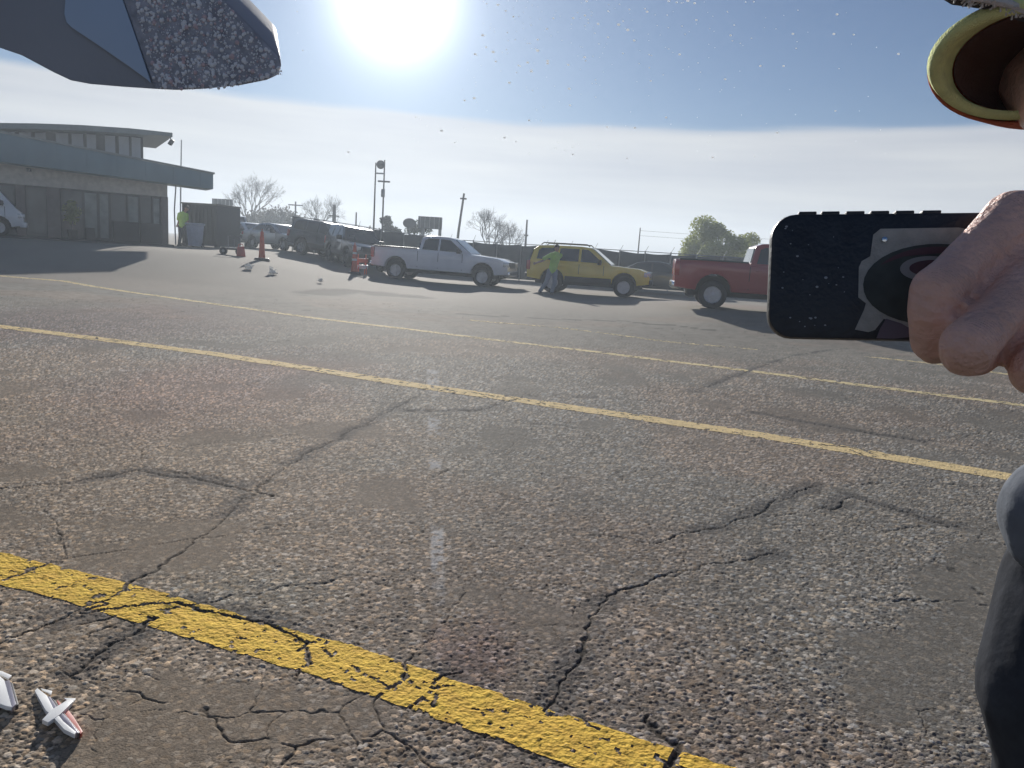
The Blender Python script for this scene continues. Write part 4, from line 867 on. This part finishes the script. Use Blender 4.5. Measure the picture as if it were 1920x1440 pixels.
def phone():
    TL = P(1443, 401, .498); BL = P(1443, 633, .498); TR = P(1938, 376, .466); BR = P(1938, 664, .466)
    ex = ((TR + BR) - (TL + BL)).normalized(); ey = ((TL + TR) - (BL + BR)); ey = (ey - ex * ey.dot(ex)).normalized(); ez = ex.cross(ey)   # ez towards viewer
    if ez.dot(F) > 0: ez = -ez
    Wp = (TL - BL).length; Lp = ((TR + BR) / 2 - (TL + BL) / 2).length; O = (TL + BL) / 2
    t = thing('mobile_phone', O); tag(t, 'black cased mobile phone with torn grey sticker held sideways in the hand', 'phone')
    t.rotation_quaternion = Matrix((ex, ey, ez)).transposed().to_quaternion()
    def rrect(x0, x1, y0, y1, r, n=6):
        pts = []
        for cx, cy_, a0 in ((x1 - r, y1 - r, 0), (x0 + r, y1 - r, 90), (x0 + r, y0 + r, 180), (x1 - r, y0 + r, 270)):
            for k in range(n + 1): a = R(a0 + 90 * k / n); pts.append((cx + r * math.cos(a), cy_ + r * math.sin(a)))
        return pts
    def plate(name, pts, z0, z1, m, par, bevel=0.):
        n = len(pts); return MB().add([(x, y, z0) for x, y in pts] + [(x, y, z1) for x, y in pts], [tuple(range(n)), tuple(range(2 * n - 1, n - 1, -1))] + [(i, i + n, (i + 1) % n + n, (i + 1) % n) for i in range(n)]).build(name, m, par, bevel=bevel)
    m_case = mat('black_phone_case', (.016, .020, .027), .42, var=.35, scale=60, bump=.12, bscale=300)
    plate('case', rrect(0, Lp, -Wp / 2, Wp / 2, .0155), -.012, 0, m_case, t, bevel=.0028)
    plate('screen', rrect(.004, Lp - .004, -Wp / 2 + .004, Wp / 2 - .004, .012), -.0127, -.012, M_GLASS, t)
    k = Lp / (1938 - 1443)
    def X(px): return (px - 1443) * k
    def Y(py, px=1650): 
        u = (px - 1443) / 495; yt = 401 - 25 * u; yb = 633 + 31 * u; return Wp / 2 - (py - yt) / (yb - yt) * Wp
    for i, px in enumerate((1515, 1560, 1608, 1655, 1702, 1752)): MB().box((X(px), Wp / 2 + .0006, -.006), (.011, .0022, .009)).build('grip_ridge', m_case, t, bevel=.0008)
    m_st = mat('torn_grey_sticker', (.42, .41, .37), .7, var=.15, scale=120, bump=.2, bscale=600); m_dk = mat('dark_olive_print', (.055, .064, .056), .6, var=.3, scale=80); m_rd = mat('dark_red_print', (.11, .05, .06), .6); m_rg = mat('grey_ring_print', (.32, .31, .30), .6); m_pk = mat('dusty_violet_print', (.16, .13, .16), .7)
    S = lambda pts: [(X(a), Y(b, a)) for a, b in pts]
    st = plate('sticker', S([(1655, 423), (1800, 416), (1870, 430), (1870, 640), (1740, 640), (1722, 626), (1690, 612), (1668, 604), (1652, 626), (1640, 630), (1614, 624), (1630, 585), (1633, 572), (1618, 560), (1617, 500), (1622, 488), (1638, 478), (1642, 435)]), .0002, .0006, m_st, t)
    el = lambda cx, cy_, a, b_, a0=0, a1=360, n=36: [(cx + a * math.cos(R(a0 + (a1 - a0) * i / n)), cy_ - b_ * math.sin(R(a0 + (a1 - a0) * i / n))) for i in range(n if a1 - a0 >= 360 else n + 1)]
    plate('dark_oval', S(el(1768, 535, 142, 84)), .0007, .0010, m_dk, st)
    plate('red_crescent', S(el(1768, 535, 128, 78, 35, 150) + [(1700, 478), (1770, 470), (1830, 480)]), .0011, .0013, m_rd, st)
    plate('pale_ring', S(el(1750, 503, 56, 26, 0, 360)), .0014, .0016, m_rg, st); plate('ring_centre', S(el(1755, 502, 44, 17, 0, 360)), .0017, .0019, m_rd, st)
    plate('violet_scrap', S([(1662, 622), (1672, 604), (1700, 614), (1722, 628), (1730, 642), (1690, 645), (1655, 643)]), .0007, .0010, m_pk, t)
    for px, py in ((1663, 444),): MB().lathe([(.0018, .0006), (.0016, .0016), (.0004, .0018)], (X(px), Y(py, px), 0), seg=14).build('rivet', M_CHROME, t)
    rg = np.random.default_rng(2); d = MB()
    for _ in range(26):
        px = 1455 + rg.random() * 160; py = 420 + rg.random() * 200; d.sphere((X(px), Y(py, px), .0003), .00025 + .0008 * rg.random() ** 3, 6, 4, (1.3, 1, .4))
    o = d.build('dust_grains', mat('pale_dust', (.38, .40, .43), .8), t); o['kind'] = 'stuff'
phone()

# ------------------------------------------------------------------ the car tail overhead at the left
def spoiler():
    D = .72; t = thing('car_spoiler', P(-420, 300, 1.0)); t.location.z = 0; o_ = Vector(t.location)
    tag(t, 'dark grey car spoiler with dust speckled tip jutting in at upper left', 'spoiler')
    pt = lambda x, y, d=D: P(x, y, d) - o_
    m1 = mat('grey_spoiler_plastic', (.36, .365, .38), .6, var=.08, scale=8, bump=.08, bscale=200); m2 = mat('shade_blue_gloss_paint', (.48, .58, .70), .45, var=.05, coat=.3); m3 = mat('sunlit_dusty_grey', (.42, .42, .45), .7, var=.3, scale=90, bump=.3, bscale=260)
    out = [(-420, -160), (300, -160), (420, -2), (470, 48), (505, 84), (524, 104), (529, 124), (522, 142), (500, 152), (450, 162), (380, 169), (330, 171), (290, 169), (230, 165), (170, 160), (132, 153), (100, 138), (40, 106), (8, 95), (-420, -60)]
    def slab(name, poly, dfront, thick, m, bevel):
        a = [pt(x, y, dfront) for x, y in poly]; b = [p + F * thick + CU * thick * .75 - CR * thick * .35 for p in a]; n = len(a)
        return MB().add(a + b, [tuple(range(n)), tuple(range(2 * n - 1, n - 1, -1))] + [(i, i + n, (i + 1) % n + n, (i + 1) % n) for i in range(n)]).build(name, m, t, bevel=bevel)
    slab('blade', out, D, .10, m1, .004)
    slab('shaded_gloss_panel', [(122, -160), (122, 0), (120, 26), (124, 42), (134, 52), (182, 84), (240, 124), (276, 150), (284, 158), (258, 80), (230, 0), (218, -160)], D - .0035, .003, m2, .0012)  # stretch of the blade in shade, its bluish tone put into the paint
    slab('sunlit_dusty_tip', [(220, -160), (232, 0), (260, 80), (291, 166), (330, 168), (380, 166), (450, 159), (498, 149), (519, 140), (526, 124), (521, 106), (503, 87), (468, 51), (417, 0), (298, -160)], D - .0022, .0016, m3, .0012)  # dusty stretch in the sun, its lit tone put into the paint
    rg = np.random.default_rng(6); d1 = MB(); d2 = MB(); n = 0
    poly = [(225, -100), (291, 166), (380, 168), (450, 161), (519, 141), (527, 120), (417, 0), (340, -100)]
    def inside(x, y):
        r_ = False; j = len(poly) - 1
        for i in range(len(poly)):
            if (poly[i][1] > y) != (poly[j][1] > y) and x < (poly[j][0] - poly[i][0]) * (y - poly[i][1]) / (poly[j][1] - poly[i][1] + 1e-9) + poly[i][0]: r_ = not r_
            j = i
        return r_
    while n < 1900:
        x, y = 225 + 305 * rg.random(), -60 + 230 * rg.random()
        if not inside(x, y): continue
        n += 1; s = .00038 + .0017 * rg.random() ** 4; c = pt(x, y, D - .0026)
        (d1 if rg.random() < .8 else d2).sphere(c, s * 1.15, 6, 4, (1, 1, 1))
    for k in range(34):
        f = rg.random() ** .7; x = 400 + 127 * f; y = 162 - 27 * f ** 1.5 + rg.normal() * 2; d1.sphere(pt(x, y, D - .003), .0006 + .0014 * rg.random() ** 2, 6, 4)
    for o in (d1.build('dust_grains', mat('bright_dust', (.95, .95, .95), .5), t), d2.build('rosy_dust_grains', mat('rosy_dust', (.70, .55, .55), .6), t)): o['kind'] = 'stuff'
    # tail panel of the car carrying the spoiler, outside the frame
    x = pt(-420, 0, .74).x - .32; y = pt(-420, 0, .74).y - .1
    MB().hexa([(x - .5, y - .05, .3), (x + .02, y - .05, .3), (x + .02, y + .5, .3), (x - .5, y + .5, .3)], [(x - .5, y - .02, 1.75), (x + .08, y - .02, 1.75), (x + .08, y + .4, 1.75), (x - .5, y + .4, 1.75)]).build('tail_panel', m2, t, bevel=.05)
    MB().lathe([(.2, -.1), (.33, -.1), (.34, .1), (.2, .1)], (x - .25, y + .5, .34), 'x', 24).build('tyre', M_TYRE, t, smooth=True)
spoiler()

# emblem letters lying on the asphalt
def emblems():
    m_w = mat('white_emblem_face', (.86, .85, .82), .35); m_s = mat('dark_emblem_side', (.05, .045, .05), .4); m_r = mat('red_emblem_edge', (.50, .08, .05), .4); m_g = mat('grey_emblem_bevel', (.28, .26, .30), .3, .5)
    def letter(name, lab, polys, anchor, red, bev):
        zt = .045; g = gpix(*anchor); t = thing(name, Vector((g[0], g[1], 0))); tag(t, lab, 'emblem', 'fallen emblem letters'); o_ = t.location
        nz = Vector((0, .10, 1)).normalized(); p0 = Vector((g[0], g[1], .028))
        def pl(x, y):
            d = ray(x, y); k = (p0 - Vector((0, 0, CAM_H))).dot(nz) / d.dot(nz); return Vector((0, 0, CAM_H)) + d * k - o_
        for nm, m, ps, off, th in polys:
            a = [pl(x, y) - nz * off for x, y in ps]; b = [p - nz * th for p in a]; n = len(a)
            MB().add(a + b, [tuple(range(n)), tuple(range(2 * n - 1, n - 1, -1))] + [(i, i + n, (i + 1) % n + n, (i + 1) % n) for i in range(n)]).build(nm, m, t, bevel=bev)
    letter('emblem_letter', 'white X shaped emblem letter with red edge lying on the asphalt', [
        ('long_stroke', m_w, [(65, 1295), (70, 1290), (88, 1304), (100, 1328), (118, 1352), (142, 1372), (140, 1377), (120, 1367), (94, 1338), (86, 1332)], 0, .012),
        ('short_stroke', m_w, [(131, 1310), (137, 1315), (128, 1325), (112, 1340), (90, 1355), (79, 1350), (97, 1331)], -.0012, .012),
        ('grey_bevel', m_g, [(88, 1304), (94, 1304), (108, 1326), (128, 1346), (147, 1371), (142, 1373), (118, 1352), (100, 1328)], .003, .014),
        ('dark_side', m_s, [(96, 1302), (104, 1310), (112, 1322), (122, 1334), (150, 1368), (146, 1372), (126, 1346), (106, 1324)], .007, .014),
        ('red_edge', m_r, [(104, 1300), (112, 1310), (130, 1326), (140, 1340), (155, 1364), (151, 1369), (128, 1342), (112, 1322)], .011, .014),
        ('top_glint', m_w, [(76, 1288), (98, 1293), (96, 1299), (80, 1292)], .004, .006), ('tip_glint', m_w, [(120, 1306), (142, 1307), (138, 1313), (128, 1312)], .004, .006)], (112, 1375), True, .0006)
    letter('emblem_letter', 'white block emblem letter cut off by the left edge', [
        ('face', m_w, [(-60, 1258), (-10, 1258), (8, 1275), (22, 1325), (12, 1324), (-8, 1316), (-60, 1318)], 0, .012),
        ('bevel', m_g, [(8, 1275), (18, 1273), (30, 1318), (22, 1326)], .003, .014), ('dark_side', m_s, [(18, 1272), (24, 1278), (35, 1316), (29, 1319)], .007, .014),
        ('top_glint', m_w, [(-40, 1250), (4, 1256), (22, 1264), (16, 1270), (0, 1262), (-40, 1257)], .004, .006)], (5, 1325), False, .0006)
emblems()

# ------------------------------------------------------------------ motes added in mid-air for sunlit dust on a glossy car panel
def motes():
    m = leaf_mat('added_sunlit_panel_dust', (.80, .82, .85)); m.node_tree.nodes['Mix Shader'].inputs[0].default_value = .75
    rg = np.random.default_rng(31); mb = MB(); n = 0
    tries = 0
    while n < 520 and tries < 60000:
        tries += 1; d = 1.2 + 2.4 * rg.random(); x = (rg.random() - .35) * 1.1 * d; z = CAM_H + d * (.08 + .30 * rg.random()); p = Vector((x, d, z)); px, py = proj(p)
        w = math.exp(-((px - 1000) / 330) ** 2) * math.exp(-max(0, py - 60) / 90) + .05 * (px > 850)
        if rg.random() > w or px > 1740 or px < 520 or py > 300 or math.hypot(px - 735, py - 30) < 170: continue
        n += 1; s_ = .0006 + .0022 * rg.random() ** 4
        mb.sphere(p, s_ * d / 1.6, 6, 4, (1.3, .8, .9))
    o = mb.build('panel_dust_specks', m); o['kind'] = 'stuff'; o['label'] = 'bright motes added in the air for sunlit dust on a glossy panel'
motes()

# ------------------------------------------------------------------ haze
def haze():
    m = bpy.data.materials.new('pale_air'); m.use_nodes = True; nt = m.node_tree; nt.nodes.clear()
    out = nt.nodes.new('ShaderNodeOutputMaterial'); v = nt.nodes.new('ShaderNodeVolumePrincipled')
    v.inputs['Color'].default_value = (.80, .90, 1, 1); v.inputs['Density'].default_value = HAZE; v.inputs['Anisotropy'].default_value = .35
    nt.links.new(v.outputs[0], out.inputs['Volume'])
    o = MB().box((0, 130, 7.4), (924, 348, 17)).build('haze', m); o['kind'] = 'stuff'
HAZE = .0027
haze()
